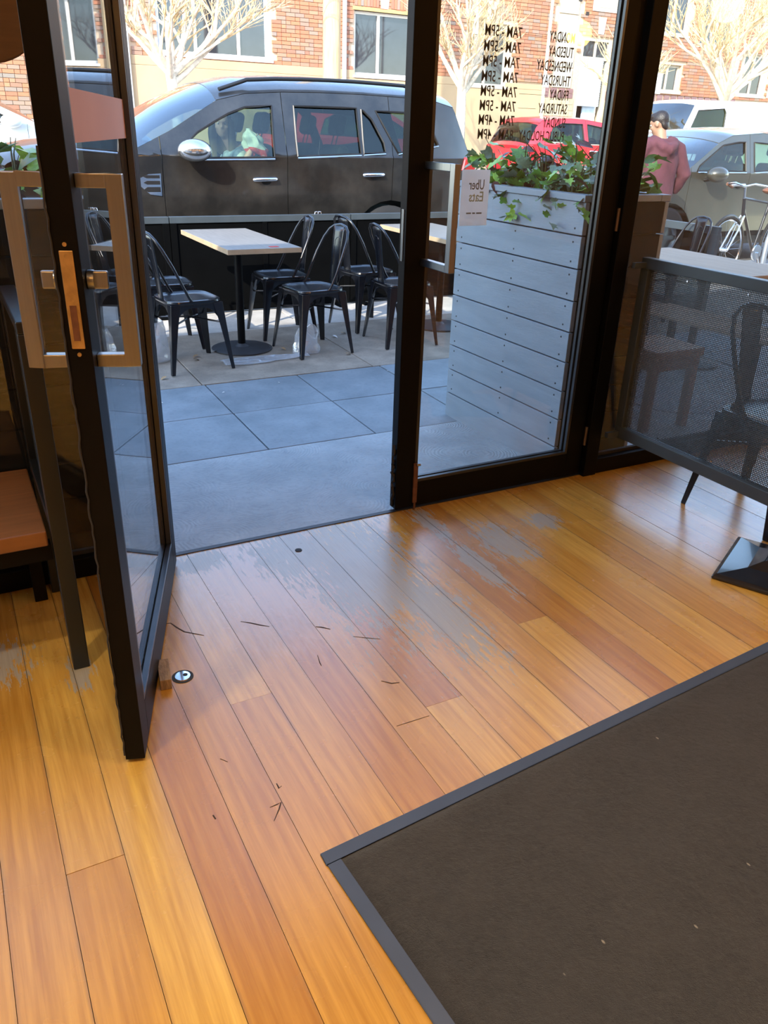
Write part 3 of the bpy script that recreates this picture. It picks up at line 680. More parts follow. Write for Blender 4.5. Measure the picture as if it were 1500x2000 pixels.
tt_wood = mat('table_laminate', (.235, .215, .19), .38, var=.14, scale=4, stretch=(12, 1.2, 1)); tt_edge = mat('table_edge', (.42, .30, .18), .5, var=.15)
def cafe_table(label, x0, x1, y0, y1, px, py, zt=.73, top=tt_wood, grp='outdoor cafe tables'):
    g0 = gz(py); T = thing('cafe_table', label, 'table', (px, py, g0), 0, grp)
    h = zt
    MB().b2((x0-px+.003, y0-py+.003, h-.03), (x1-px-.003, y1-py-.003, h)).build('tabletop', top, T, bevel=.002)
    e = MB(); t = .004
    for a, b in (((x0, y0), (x1, y0+t)), ((x0, y1-t), (x1, y1)), ((x0, y0+t), (x0+t, y1-t)), ((x1-t, y0+t), (x1, y1-t))): e.b2((a[0]-px, a[1]-py, h-.032), (b[0]-px, b[1]-py, h-.0015))
    e.build('edge_band', tt_edge, T)
    MB().tube([(0, 0, .02), (0, 0, h-.03)], .027, 16).build('column', black_paint, T, 40); MB().box((0, 0, h-.037), (.28, .28, .008)).build('top_plate', black_paint, T)
    MB().lathe([(0, 0), (.215, 0), (.215, .008), (.20, .014), (.05, .022), (.03, .04), (0, .04)], 36, cap=False).build('base_plate', mat('base_iron', (.03, .03, .032), .5, var=.2), T, 30)
    return T
t1 = cafe_table('grey topped cafe table in the middle, between two pairs of black chairs', 1.593, 2.10, 5.12, 6.26, 1.77, 5.47)
cafe_table('grey topped cafe table partly hidden behind the closed door stile', 3.29, 3.80, 5.20, 6.28, 3.5, 5.6)
rsx = MB().b2((-.03, -.02, 0), (.03, .02, .002)).build('red_coaster', mat('red_card', (.5, .03, .02), .6), None, loc=(1.93, 5.19, gz(5.47)+.7302)); tag(rsx, 'small red card lying on the near edge of the middle table', 'card')
pale_top = mat('pale_oak', (.40, .30, .215), .65, spec=.2, var=.12, scale=3, stretch=(10, 1, 1))
cafe_table('pale timber topped cafe table outside the right window', 4.42, 5.02, 3.45, 4.70, 4.0+.72, 4.05, .72, pale_top)
# low bench and stool outside the right window
ob = thing('outdoor_bench', 'low bench with a pale slatted seat outside behind the perforated screen', 'bench', (4.30, 3.35, gz(3.6)))
for k in range(4): MB().b2((-.17+k*.088, -.35, .42), (-.17+k*.088+.08, .75, .445)).build('seat_slat', pale_top, ob, bevel=.003)
for y in (-.25, .65):
    for x in (-.13, .14): MB().b2((x-.02, y-.02, 0), (x+.02, y+.02, .40)).build('leg', black_paint, ob)
    MB().b2((-.15, y-.02, .40), (.16, y+.02, .418)).build('cross_rail', black_paint, ob)
stw = mat('stool_timber', (.33, .17, .07), .5, var=.2, scale=4, stretch=(1, 9, 1))
stl = thing('timber_stool', 'small square timber stool outside the right window beside the grey planter', 'stool', (3.40, 3.14, gz(3.14)))
MB().b2((-.18, -.17, .41), (.18, .17, .455)).build('seat', stw, stl, bevel=.004)
for x in (-.145, .145):
    for y in (-.135, .135): MB().b2((x-.022, y-.022, 0), (x+.022, y+.022, .41)).build('leg', stw, stl, bevel=.003)
for y in (-.135, .135): MB().b2((-.123, y-.01, .34), (.123, y+.01, .41)).build('apron', stw, stl)
for x in (-.145, .145): MB().b2((x-.01, -.113, .34), (x+.01, .113, .41)).build('apron', stw, stl)
o = MB().lathe([(0, 0), (.33, 0), (.33, .012), (.31, .016), (0, .016)], 40, cap=False).build('manhole_cover', mat('cover_steel', (.22, .235, .25), .5, var=.15, scale=12), None, 40, loc=(3.93, 3.42, gz(3.42)-.002)); tag(o, 'round grey cover plate set in the paving outside the right window', 'manhole cover')

# ---------------------------------------------------------------- barrier along the kerb
bar_m = mat('barrier_black', (.0016, .0018, .002), .8, var=.3, scale=4, bmp=.05, bscale=30, spec=.06)
def barrier(x0, x1, y, label):
    T = thing('street_barrier', label, 'barrier', ((x0+x1)/2, y, gz(y)), 0, 'black barrier panels along the kerb'); w2 = (x1-x0)/2-.004; h = .765
    MB().b2((-w2+.05, -.010, .06), (w2-.05, .010, h-.05)).build('infill_panel', bar_m, T)
    MB().b2((-w2, -.022, h-.05), (w2, .022, h)).build('top_rail', dark_steel, T, bevel=.003); MB().b2((-w2, -.022, .012), (w2, .022, .06)).build('bottom_rail', bar_m, T)
    for s in (-1, 1): MB().b2((s*w2, -.022, .06), (s*(w2-.05), .022, h-.05)).build('post', bar_m, T)
    MB().b2((-.02, -.018, .06), (.02, -.010, h-.05)).build('mullion', bar_m, T)
    for s in (-1, 1): MB().b2((s*(w2-.12)-.03, -.14, 0), (s*(w2-.12)+.03, .14, .012)).build('foot', bar_m, T)
xs_ = [-1.55, .02, 1.59, 3.16, 4.73, 6.06]
lbs = ['leftmost black barrier panel, behind the open door', 'black barrier panel left of the middle table', 'black barrier panel behind the middle table', 'black barrier panel behind the second table', 'black barrier panel at the right end, behind the planter']
for a, b, lb in zip(xs_[:-1], xs_[1:], lbs): barrier(a, b, 6.60, lb)
ep = thing('windbreak', 'black framed glazed windbreak panel closing the right end of the barrier', 'barrier', (6.05, 5.8, gz(5.8)), R(90), None)
MB().b2((-.68, -.02, .70), (.68, .02, .765)).build('top_rail', dark_steel, ep, bevel=.003); MB().b2((-.68, -.02, .02), (.68, .02, .08)).build('bottom_rail', dark_steel, ep)
for s in (-1, 1): MB().b2((s*.68, -.02, .08), (s*.60, .02, .70)).build('post', dark_steel, ep)
MB().b2((-.60, -.004, .08), (.60, .004, .70)).build('pane', glassmat('smoked_glass', (.45, .50, .52)), ep)
hk = MB(); hk.tube([(-.03, 0, 0), (-.025, 0, .018), (-.008, 0, .02), (0, 0, .0)], .004, 6); hk.tube([(.0, 0, 0), (.008, 0, .02), (.025, 0, .018), (.03, 0, 0)], .004, 6)
o = hk.build('barrier_clip', chrome, None, loc=(2.86, 6.60, gz(6.6)+.765)); tag(o, 'small bright wire clip on top of the black barrier', 'clip')

# ---------------------------------------------------------------- planters
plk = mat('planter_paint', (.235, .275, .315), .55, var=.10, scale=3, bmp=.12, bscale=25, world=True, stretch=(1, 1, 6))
plk_shade = mat('planter_shade', (.006, .0065, .007), .7, spec=.08, var=.15, scale=3, bmp=.12, bscale=25, world=True)  # near-black on the window-facing boards paints in the shade there
def planter(label, x0, x1, y0, y1, zt, endm):
    T = thing('planter_box', label, 'planter', ((x0+x1)/2, (y0+y1)/2, 0), 0, 'slatted timber planters beside the doorway')
    cx, cy = (x0+x1)/2, (y0+y1)/2; hx, hy = (x1-x0)/2, (y1-y0)/2
    MB().b2((-hx+.025, -hy+.025, -.03), (hx-.025, hy-.025, zt-.16)).build('core', mat('planter_core', (.02, .02, .02), .9), T)
    n = 8; z = zt; h = (zt-.135)/n
    for k in range(n+1):
        z1 = zt-.03-k*h if k else zt-.03; z0 = z1-h+.006 if k < n else -.035
        for s in (-1, 1):
            a = MB(); j = random.uniform(-.001, .001)
            a.b2((s*(hx-.022)+s*j, -hy, z0), (s*hx+s*j, hy, z1)); p = a.build('slat', plk, T, bevel=.002)
            if s < 0 or True:
                for y in (-hy+.05, -.02, hy-.05):
                    for zz in (z0+.025, z1-.025):
                        if k < n and s*cx < 0*1+99: MB().lathe([(.0045, 0), (.0045, .0012)], 8, axis='x').build('nail', rubber, p, loc=(s*hx+(-.0013 if s < 0 else 0)+s*j, y, zz)) if (s < 0 and x0 > 1) or (s > 0 and x0 < 1) else None
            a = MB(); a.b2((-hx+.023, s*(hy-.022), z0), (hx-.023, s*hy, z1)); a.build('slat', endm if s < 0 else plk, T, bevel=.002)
    e = .0
    for s in (-1, 1):
        MB().b2((s*(hx-.05), -hy-.0, zt-.028), (s*(hx+.008), hy+.0, zt)).build('cap_board', plk, T, bevel=.003); MB().b2((-hx+.051, s*(hy-.05), zt-.028), (hx-.051, s*hy, zt)).build('cap_board', plk, T, bevel=.003)
    MB().b2((-hx+.05, -hy+.05, zt-.159), (hx-.05, hy-.05, zt-.06)).build('soil', mat('soil', (.03, .02, .014), .95, var=.4, scale=40), T)
    return T
random.seed(12)
planter('pale blue grey slatted planter box full of ivy right of the doorway', 2.42, 2.90, 2.76, 3.74, 1.235, plk_shade)
planter('dark shaded slatted planter box outside the left window', -.50, .42, 2.76, 3.74, 1.235, plk_shade)
# ivy: each plant is a thing, each leaf a part
def leafmesh(name, m, pts, fold=.25):
    g = MB(); n = len(pts); vs = []
    for x, y in pts: vs.append((x, y, abs(x)*fold-.25*y*y))
    vs2 = [(a, b, c-.0015) for a, b, c in vs]; c0 = (0, .35, .0-.25*.35**2); vs = vs+[c0]+vs2+[(0, .35, c0[2]-.0015)]
    fs = [(i, (i+1) % n, n) for i in range(n)]+[((i+1) % n+n+1, i+n+1, 2*n+1) for i in range(n)]+[(i, i+n+1, (i+1) % n+n+1, (i+1) % n) for i in range(n)]
    g.add(vs, fs); return g.mesh(name, m, 40, False)
lg1 = mat('ivy_green', (.085, .21, .035), .35, var=.35, scale=10, objrand=.35); lg2 = mat('ivy_bright', (.25, .46, .06), .38, var=.3, scale=10, objrand=.3); lg3 = mat('ivy_pale', (.16, .24, .15), .4, var=.3, scale=10, objrand=.3); lm = mat('maroon_leaf', (.13, .05, .045), .4, var=.4, scale=8, objrand=.3)
ivy = [(0, 0), (.22, -.1), (.5, .1), (.30, .32), (.42, .62), (.17, .60), (0, 1), (-.17, .60), (-.42, .62), (-.30, .32), (-.5, .1), (-.22, -.1)]
oval = [(0, 0), (.22, .12), (.34, .38), (.28, .68), (.12, .9), (0, 1), (-.12, .9), (-.28, .68), (-.34, .38), (-.22, .12)]
LV = [leafmesh('leaf', lg1, ivy), leafmesh('leaf', lg2, ivy), leafmesh('leaf', lg3, ivy), leafmesh('leaf', lm, oval), leafmesh('leaf', lg1, oval)]
def plant(name, label, c, n, spread, hgt, kinds, size, hang=0, lean=(0, 0)):
    T = thing(name, label, 'plant', c, 0, 'planter plants')
    st_ = MB()
    for k in range(max(4, n//5)):
        a = random.uniform(0, 6.28); r = spread*random.uniform(.3, 1); top = (math.cos(a)*r+lean[0], math.sin(a)*r+lean[1], hgt*random.uniform(.3, 1))
        st_.tube([(0, 0, -.06), (top[0]*.45, top[1]*.45, top[2]*.75), top], [.004, .003, .0015], 5)
    st_.build('stem', mat('ivy_stem', (.10, .09, .03), .6), T)
    for k in range(n):
        a = random.uniform(0, 6.28); r = spread*math.sqrt(random.random()); x, y = math.cos(a)*r+lean[0]*random.random(), math.sin(a)*r+lean[1]*random.random()
        z = hgt*random.uniform(.0, 1)*(1-.5*(r/spread)**2)
        s = size*random.uniform(.6, 1.25)
        if hang and k < hang: z = -random.uniform(.0, .1); x = -spread*.9-random.uniform(.02, .04) if c[0] > 1 else x; s *= .75
        link_mesh('leaf', LV[random.choice(kinds)], T, (x, y, z), (random.uniform(-.9, .9), random.uniform(-.9, .9), random.uniform(0, 6.28)), (s, s, s))
    return T
random.seed(31)
for y, lb, kinds, hang in ((3.62, 'trailing ivy at the street end of the right planter', (0, 1, 1, 2), 4), (3.40, 'maroon leaved plant with ivy in the right planter, second from the street end', (3, 3, 0, 1), 3), (3.22, 'bright green ivy in the middle of the right planter', (0, 1, 2, 1), 8), (3.02, 'mixed green and maroon plant in the right planter near the door glass', (3, 0, 2, 1), 3), (2.86, 'pale green ivy at the window end of the right planter', (0, 2, 2, 1), 6)):
    plant('ivy_plant', lb, (2.56, y, 1.20), 46, .15, .25, kinds, .076, hang)
for x, y, lb, kinds in ((2.76, 3.30, 'dark leafy plant at the back of the right planter', (3, 0, 4)), (2.80, 2.92, 'green leafy plant at the right rear corner of the right planter', (0, 1, 4)), (2.76, 3.60, 'maroon plant in the rear street corner of the right planter', (3, 3, 0))):
    plant('ivy_plant', lb, (x, y, 1.20), 34, .13, .24, kinds, .085)
for x, y, lb in ((.02, 2.95, 'bright green leafy plant with maroon leaves in the left planter'), (.25, 3.15, 'green ivy at the right end of the left planter'), (-.2, 3.1, 'green and maroon plant at the left of the left planter')):
    plant('ivy_plant', lb, (x, y, 1.20), 30, .15, .21, (0, 1, 1, 3), .11)

# ---------------------------------------------------------------- litter
def film_material():
    m, nt, b = newmat('clear_film'); nt.nodes.remove(b); out = nt.nodes['Material Output']
    tr = node(nt, 'BsdfTransparent'); gl = node(nt, 'BsdfGlossy'); gl.inputs['Roughness'].default_value = .12; tl_ = node(nt, 'BsdfTranslucent'); tl_.inputs[0].default_value = (.8, .85, .9, 1); df = node(nt, 'BsdfDiffuse'); df.inputs[0].default_value = (.8, .84, .88, 1)
    a = node(nt, 'MixShader'); a.inputs[0].default_value = .5; L(nt, tl_.outputs[0], a.inputs[1]); L(nt, df.outputs[0], a.inputs[2])
    b_ = node(nt, 'MixShader'); b_.inputs[0].default_value = .35; L(nt, a.outputs[0], b_.inputs[1]); L(nt, gl.outputs[0], b_.inputs[2])
    c = node(nt, 'MixShader'); c.inputs[0].default_value = .42; L(nt, tr.outputs[0], c.inputs[1]); L(nt, b_.outputs[0], c.inputs[2]); L(nt, c.outputs[0], out.inputs[0]); return m
film = film_material()
def crumple(name, label, c, fn, nu, nv):
    g = MB(); g.grid(fn, nu, nv); o = g.build(name, film, None, 60, loc=c); s = o.modifiers.new('solid', 'SOLIDIFY'); s.thickness = .0012; tag(o, label, 'plastic bag', 'plastic litter under the tables'); return o
def f1(u, v):
    x = (u-.5)*.62; y = (v-.5)*.13*(1+.4*math.sin(u*5)); z = .012+.025*(noise.noise((u*9, v*5, 1))+.4)*(1-abs(2*v-1))
    return (x, y+.02*noise.noise((u*6, 0, 3)), max(.004, z))
crumple('plastic_film', 'long strip of clear plastic film lying on the paving before the middle table', (1.83, 5.13, gz(5.13)), f1, 40, 10)
def f2(u, v):
    a = u*2*math.pi; r = .085*(1-.25*v)*(1+.25*noise.noise((math.cos(a)*2, math.sin(a)*2, v*3)))
    return (math.cos(a)*r*1.2, math.sin(a)*r*.7, .006+v*.15*(1+.3*math.sin(a*2)))
crumple('plastic_bag', 'clear plastic bag standing open by the near right chair', (2.16, 5.20, gz(5.2)), f2, 28, 10)
def f3(u, v):
    a = u*2*math.pi; r = .10*(1-.3*v)*(1+.25*noise.noise((math.cos(a)*2, math.sin(a)*2, v*3+5)))
    return (math.cos(a)*r, math.sin(a)*r*.8, .006+v*.26)
crumple('plastic_bag', 'clear plastic bag standing beside the leg of the nearest chair', (1.13, 5.36, gz(5.36)), f3, 28, 12)
lf = mat('dry_leaf', (.24, .16, .08), .8, var=.3, objrand=.4); wl = mat('paper_scrap', (.7, .68, .64), .8)
lfm = leafmesh('leaf_litter', lf, oval); wlm = leafmesh('paper_scrap', wl, oval)
random.seed(77)
sp = [(1.42, 5.36, 0), (1.36, 5.27, 0), (1.95, 5.42, 1), (2.02, 5.35, 0), (2.52, 5.55, 1), (2.62, 5.6, 0), (1.55, 5.42, 1), (3.05, 5.62, 1), (2.40, 5.05, 0), (1.1, 4.95, 0), (1.72, 4.62, 1), (1.35, 4.55, 1), (2.5, 4.6, 1), (3.35, 5.5, 0), (.95, 4.5, 1)]
for k, (x, y, w_) in enumerate(sp):
    o = link_mesh('paper_scrap' if w_ else 'dead_leaf', wlm if w_ else lfm, None, (x, y, gz(y)+.014 if w_ == 0 or y > 4.8 else gz(y)+.006), (random.uniform(-.1, .1), 0, random.uniform(0, 6)), (.045,)*3 if y > 4.8 else (.016,)*3)
    lbl = ('curled brown dead leaf under the nearest chair, close to the middle table base', 'curled brown dead leaf beside the nearest chair leg', 'white paper scrap at the right rim of the middle table base', 'curled brown dead leaf just right of the middle table base', 'white paper scrap on the paving behind the near right chair', 'curled brown dead leaf between the two pairs of chairs', 'white paper scrap at the left rim of the middle table base', 'white paper scrap under the chairs of the second table', 'curled brown dead leaf on the paving before the near right chair', 'curled brown dead leaf on the paving left of the nearest chair', 'tiny white speck on the blue slabs below the middle table', 'tiny white speck on the blue slabs near their long joint, left of centre', 'tiny white speck on the blue slabs just left of the closed door', 'curled brown dead leaf under the second table by the planter', 'tiny white speck on the blue slabs beside the open door')[k]
    tag(o, lbl, 'litter' if w_ else 'leaf', 'paper scraps on the footpath' if w_ else 'dead leaves on the footpath')

# ---------------------------------------------------------------- pendant lamps inside
bulb = mat('lamp_globe', (1, .75, .4), .4, emis=(1.0, .42, .08), estr=LAMP)
fill_m = mat('fill_light_lens', (1, .9, .8), .4, emis=(1.0, .80, .56), estr=FILL_GLOW)
k = 0
for x, y, z, lb in ((5.44, -1.27, 2.3, 'amber glass pendant lamp at the far right of the room'), (5.13, .66, 2.32, 'amber glass pendant lamp near the right window'), (.2, -.5, 2.5, 'amber glass pendant lamp over the entrance mat'), (2.4, -.6, 2.5, 'amber glass pendant lamp right of the entrance mat'), (-1.2, -.4, 2.5, 'amber glass pendant lamp at the left of the room'), (1.3, -2.4, 2.5, 'amber glass pendant lamp at the back of the room'), (3.6, -1.9, 2.5, 'amber glass pendant lamp at the back right of the room')):
    T = thing('pendant_lamp', lb, 'lamp', (x, y, z), 0, 'pendant lamps under the ceiling')
    MB().sphere((0, 0, 0), .11, 20, 12).build('globe', bulb, T, 60); MB().lathe([(.03, .10), (.035, .14), (.012, .18), (.004, .19)], 14).build('cap', black_paint, T, 40); MB().tube([(0, 0, .18), (0, 0, 3.2-z)], .004, 6).build('cord', rubber, T); MB().lathe([(.05, 3.18-z), (.05, 3.2-z)], 16).build('ceiling_rose', black_paint, T)

for x, y, lb in ((-.9, .9, 'added ceiling fill light left of the open door'), (.1, 0.0, 'added ceiling fill light above the camera'), (1.6, .3, 'added ceiling fill light above the entrance mat'), (-.6, -1.4, 'added ceiling fill light at the rear left'), (3.2, -.4, 'added ceiling fill light right of the mat'), (1.2, -2.2, 'added ceiling fill light at the rear of the room')):  # unseen ceiling lights, added to brighten the floor
    T = thing('fill_light', lb, 'lamp', (x, y, 3.2), 0, 'added fill lights in the ceiling')
    MB().lathe([(0, -.012), (.085, -.012), (.085, -.008), (0, -.008)], 24, cap=False).build('lens', fill_m, T); ld = bpy.data.lights.new('fill_light_beam', 'SPOT'); ld.energy = SPOT; ld.color = (1, .86, .66); ld.spot_size = R(88); ld.spot_blend = .8; ld.shadow_soft_size = .08; lo = bpy.data.objects.new('fill_light_beam', ld); C.objects.link(lo); lo.parent = T; lo.location = (0, 0, -.03); MB().lathe([(.086, -.001), (.112, -.001), (.112, -.010), (.086, -.014)], 24, cap=False).build('bezel', white_p, T, 40)
# dark gouges in the boards
gouge = mat('gouge', (.035, .022, .015), .9)
def sliver(pts, w_):
    n = len(pts); g = MB(); L_ = []; R_ = []
    for i, p in enumerate(pts):
        a = Vector(pts[max(0, i-1)]); b = Vector(pts[min(n-1, i+1)]); t = (b-a).normalized(); nn = Vector((-t.y, t.x)); k = w_*(math.sin(math.pi*(i+.35)/(n-.3))*.9+.15)
        L_.append(tuple(Vector(p)+nn*k)); R_.append(tuple(Vector(p)-nn*k))
    g.prism(L_+R_[::-1], -.002, .0006, 'z'); g.build('gouge', gouge, sub)
GOUGES = [ ([(0.407, 2.211), (0.431, 2.207), (0.443, 2.172), (0.458, 2.139), (0.479, 2.120), (0.508, 2.094)], 0.004), ([(0.637, 2.120), (0.664, 2.097), (0.687, 2.073), (0.711, 2.053)], 0.0045), ([(0.845, 1.989), (0.861, 1.978), (0.882, 1.956)], 0.004), ([(0.931, 1.888), (0.965, 1.863), (1.002, 1.839)], 0.002), ([(0.447, 1.337), (0.464, 1.338), (0.476, 1.340), (0.465, 1.323), (0.441, 1.294)], 0.003), ([(0.488, 1.402), (0.488, 1.384), (0.496, 1.389)], 0.004), ([(0.907, 1.648), (0.929, 1.625), (0.951, 1.619)], 0.003), ([(0.854, 1.457), (0.894, 1.456), (0.955, 1.455)], 0.0015), ([(0.390, 1.544), (0.404, 1.525)], 0.002), ([(0.320, 1.373), (0.322, 1.359)], 0.004), ([(0.789, 1.844), (0.780, 1.805), (0.779, 1.791)], 0.002) ]
for pts, w_ in GOUGES: sliver(pts, w_*.6)
# ================================================================ VEHICLES
def car_paint(name, col, rough=.25, metal=.3, dirt=.2):
    m, nt, b = newmat(name); P = coords(nt)
    n = noise_(nt, P, 3, 5, .6); n2 = noise_(nt, P, 40, 4)
    c = mixc(nt, math_(nt, 'MULTIPLY', ramp(nt, n, [(.4, 0.0), (.8, 1.0)]), dirt), col, (.22, .20, .17)); L(nt, c, b.inputs['Base Color'])
    b.inputs['Metallic'].default_value = metal; b.inputs['Coat Weight'].default_value = .8; b.inputs['Coat Roughness'].default_value = .06
    L(nt, math_(nt, 'MULTIPLY_ADD', n2, .15, rough), b.inputs['Roughness']); return m
tint_clear = glassmat('car_glass_clear', (.72, .80, .74)); tint_dark = glassmat('car_glass_tinted', (.52, .60, .53)); screen_glass = glassmat('windscreen_glass', (.50, .58, .60), 0, 0, .14, 3.0)
trim_blk = mat('car_trim_black', (.012, .012, .012), .45); tyre_m = mat('tyre', (.018, .018, .018), .85); alloy = mat('alloy', (.45, .45, .46), .35, metal=.9); seat_m = mat('car_seat', (.035, .033, .035), .7, var=.2)
redl = mat('tail_light', (.55, .02, .02), .2, coat=.6); headl = mat('head_light', (.75, .78, .8), .1, coat=.8)
mirror_k = 1.0
def sharp(bm, a=38):
    for f in bm.faces: f.smooth = True
    for e in bm.edges: e.smooth = not (e.is_boundary or e.calc_face_angle(0) > R(a))
def densify(p, d=.07):
    out = []
    for a, b in zip(p[:-1], p[1:]):
        k = max(1, int(math.hypot(b[0]-a[0], b[1]-a[1])/d)); out += [(a[0]+(b[0]-a[0])*i/k, a[1]+(b[1]-a[1])*i/k) for i in range(k)]
    return out+[p[-1]]
def car(name, label, loc, rz, Ln, Wd, prof, parts, belt, wins, wheels, seams, paint, tumble=.28, crown=.05, group=None, wr=.36, glass=None, handles=(), mirror=None, rails=None, sill=.36, detail=True, seats=True, tailz=None):
    T = thing(name, label, 'car', loc, rz, group); W2 = Wd/2
    def hw(x, z):
        b = W2; e = min(x, Ln-x); t = max(0, 1-e/.95); b -= .20*t**2.3
        if z > belt: b -= (z-belt)*tumble+.01
        else:
            k = (belt-z)/belt; b -= .03*math.sin(min(1, k*1.6)*math.pi)*.5+.09*max(0, k-.62)**1.5
        return b
    idx = {}; dense = []; segs = {}
    for nm, a, b in parts:
        d = densify(prof[a:b+1]); segs[nm] = d
        dense += d if not dense else d[1:]
    bottom = []; xr, xf = prof[-1][0], prof[0][0]
    for cx in sorted(wheels, reverse=True):
        bottom.append((cx+wr+.07, sill))
        for k in range(1, 12):
            a = math.pi*k/12; bottom.append((cx+math.cos(a)*(wr+.07), max(sill, wr+math.sin(a)*(wr+.07)-.02)))
        bottom.append((cx-wr-.07, sill))
    outline = dense+[(xr-.02, sill)]+bottom+[(xf+.02, sill)]
    polys = [outline]+[wn for wn, _ in wins]
    flat = [v for p in polys for v in p]
    tri = tessellate_polygon([[Vector((a, b, 0)) for a, b in p] for p in polys])
    def side_bm(x0, x1, polyflat, tris):
        bm = bmesh.new(); vs = [bm.verts.new((a, 0, b)) for a, b in polyflat]
        for t in tris:
            try: bm.faces.new([vs[i] for i in t])
            except ValueError: pass
        for x, o_ in ((x0, True), (x1, False)):
            if x is None: continue
            gg = bm.verts[:]+bm.edges[:]+bm.faces[:]
            bmesh.ops.bisect_plane(bm, geom=gg, dist=1e-6, plane_co=(x, 0, 0), plane_no=(1, 0, 0), clear_inner=o_, clear_outer=not o_)
        bmesh.ops.triangulate(bm, faces=bm.faces[:]); A0 = sum(f.calc_area() for f in bm.faces)
        zz = [v.co.z for v in bm.verts]; xx = [v.co.x for v in bm.verts]
        if not zz: return bm
        k = min(zz)+.06
        while k < max(zz):
            bmesh.ops.bisect_plane(bm, geom=bm.verts[:]+bm.edges[:]+bm.faces[:], dist=1e-6, plane_co=(0, 0, k), plane_no=(0, 0, 1)); k += .06
        k = min(xx)+.1
        while k < max(xx):
            bmesh.ops.bisect_plane(bm, geom=bm.verts[:]+bm.edges[:]+bm.faces[:], dist=1e-6, plane_co=(k, 0, 0), plane_no=(1, 0, 0)); k += .1
        A1 = sum(f.calc_area() for f in bm.faces)
        if abs(A1-A0) > 1e-4: print('AREA', name, x0, x1, A0, A1)
        return bm
    def to_obj(bm, nm, m, parent, s, inset=0, th=.018):
        for v in bm.verts: v.co.y = s*(hw(v.co.x, v.co.z)-inset)
        bmesh.ops.remove_doubles(bm, verts=bm.verts, dist=8e-4); bmesh.ops.dissolve_degenerate(bm, dist=5e-4, edges=bm.edges[:]); bm.normal_update()
        if sum(f.normal.y*f.calc_area() for f in bm.faces)*s < 0: bmesh.ops.reverse_faces(bm, faces=bm.faces[:])
        sharp(bm); me = bpy.data.meshes.new(nm); bm.to_mesh(me); bm.free(); me.materials.append(m)
        o = link_mesh(nm, me, parent)
        if th: sm = o.modifiers.new('solid', 'SOLIDIFY'); sm.thickness = th; sm.offset = -1
        return o
    edges = [None]+list(seams)+[None]; nms = ['front_wing', 'front_door', 'rear_door', 'quarter_panel'] if len(seams) == 3 else ['front_wing', 'front_door', 'quarter_panel'][:len(seams)+1]
    doors = {}
    for s in (-1, 1):
        for i, nm in enumerate(nms):
            a = edges[i]+.003 if edges[i] is not None else None; b = edges[i+1]-.003 if edges[i+1] is not None else None
            doors[(s, i)] = to_obj(side_bm(a, b, flat, tri), nm, paint, T, s)
        for wn, gm in wins:
            tr = tessellate_polygon([[Vector((a, b, 0)) for a, b in wn]])
            pane = to_obj(side_bm(None, None, wn, tr), 'side_window', gm, T, s, .014, .003)
            loop = densify(wn+[wn[0]], .12)[:-1]
            MB().tube([(a, s*(hw(a, b)+.001), b) for a, b in loop], .010, 5, closed=True).build('window_seal', trim_blk, pane, 50)
            zb = sorted(wn, key=lambda q: q[1]); lo = [q for q in wn if q[1] < zb[0][1]+.09]; xa, xb_ = min(q[0] for q in lo), max(q[0] for q in lo)
            za = [q for q in lo if q[0] == xa][0][1]; zc = [q for q in lo if q[0] == xb_][0][1]
            if detail: MB().tube([(xa+(xb_-xa)*k/6, s*(hw(xa+(xb_-xa)*k/6, za+(zc-za)*k/6-.014)+.004), za+(zc-za)*k/6-.014) for k in range(7)], .008, 5).build('chrome_strip', chrome, pane, 50)
        for hx, hz, di in handles:
            d = doors[(s, di)]
            h_ = MB(); h_.tube([(hx-.11, s*(hw(hx-.11, hz)+.002), hz), (hx-.09, s*(hw(hx, hz)+.032), hz+.004), (hx+.09, s*(hw(hx, hz)+.032), hz+.008), (hx+.11, s*(hw(hx+.11, hz)+.002), hz+.006)], .014, 8, flat=1.2); h_.build('door_handle', chrome, d, 50)
            MB().sphere((hx+.01, s*(hw(hx, hz)-.006), hz-.012), .05, 14, 8, (1.2, .2, .7)).build('handle_recess', trim_blk, d, 50)
        if mirror:
            mx, mz = mirror; mo = MB(); mo.sphere((mx, s*(hw(mx, mz)+.15), mz), .1*mirror_k, 18, 12, (1.5, 1.1, .92)); mm = mo.build('wing_mirror', mirror_m if name == 'suv' else paint, T, 60)
            MB().tube([(mx-.03, s*(hw(mx, mz)-.01), mz-.07), (mx-.01, s*(hw(mx, mz)+.09), mz-.05)], .022, 8).build('mirror_arm', trim_blk, mm, 50)
    def strip(nm, d, m, bow=0, inset=0):
        g = MB(); n = 14
        def fn(u, v):
            i = u*(len(d)-1); k = min(int(i+1e-9), len(d)-2); f = i-k; x = d[k][0]+(d[k+1][0]-d[k][0])*f; z = d[k][1]+(d[k+1][1]-d[k][1])*f
            s = -1+2*v; h = hw(x, z)-inset; q = 1-abs(s)**2.6
            return (x-bow*q*math.sin(math.pi*u), s*h, z+crown*q*CR.get(nm, 1.0))
        CR = {}
        g.grid(fn, max(2, (len(d)-1)), n); me = g.mesh(nm, m); bq = bmesh.new(); bq.from_mesh(me); sharp(bq, 45); bq.to_mesh(me); bq.free(); o = link_mesh(nm, me, T)
        sm = o.modifiers.new('solid', 'SOLIDIFY'); sm.thickness = .012 if m is paint else .004; sm.offset = 0
        return o
    for nm, a, b in parts:
        m = screen_glass if nm in ('windscreen',) else (tint_dark if nm == 'rear_window' else paint)
        strip(nm, segs[nm], m, {'windscreen': .10, 'front_bumper': .10, 'rear_window': -.05, 'tailgate': -.05, 'rear_bumper': -.06}.get(nm, 0))
    # underbody and cabin
    MB().b2((.25, -W2+.13, .24), (Ln-.25, W2-.13, .34)).build('underbody', trim_blk, T)
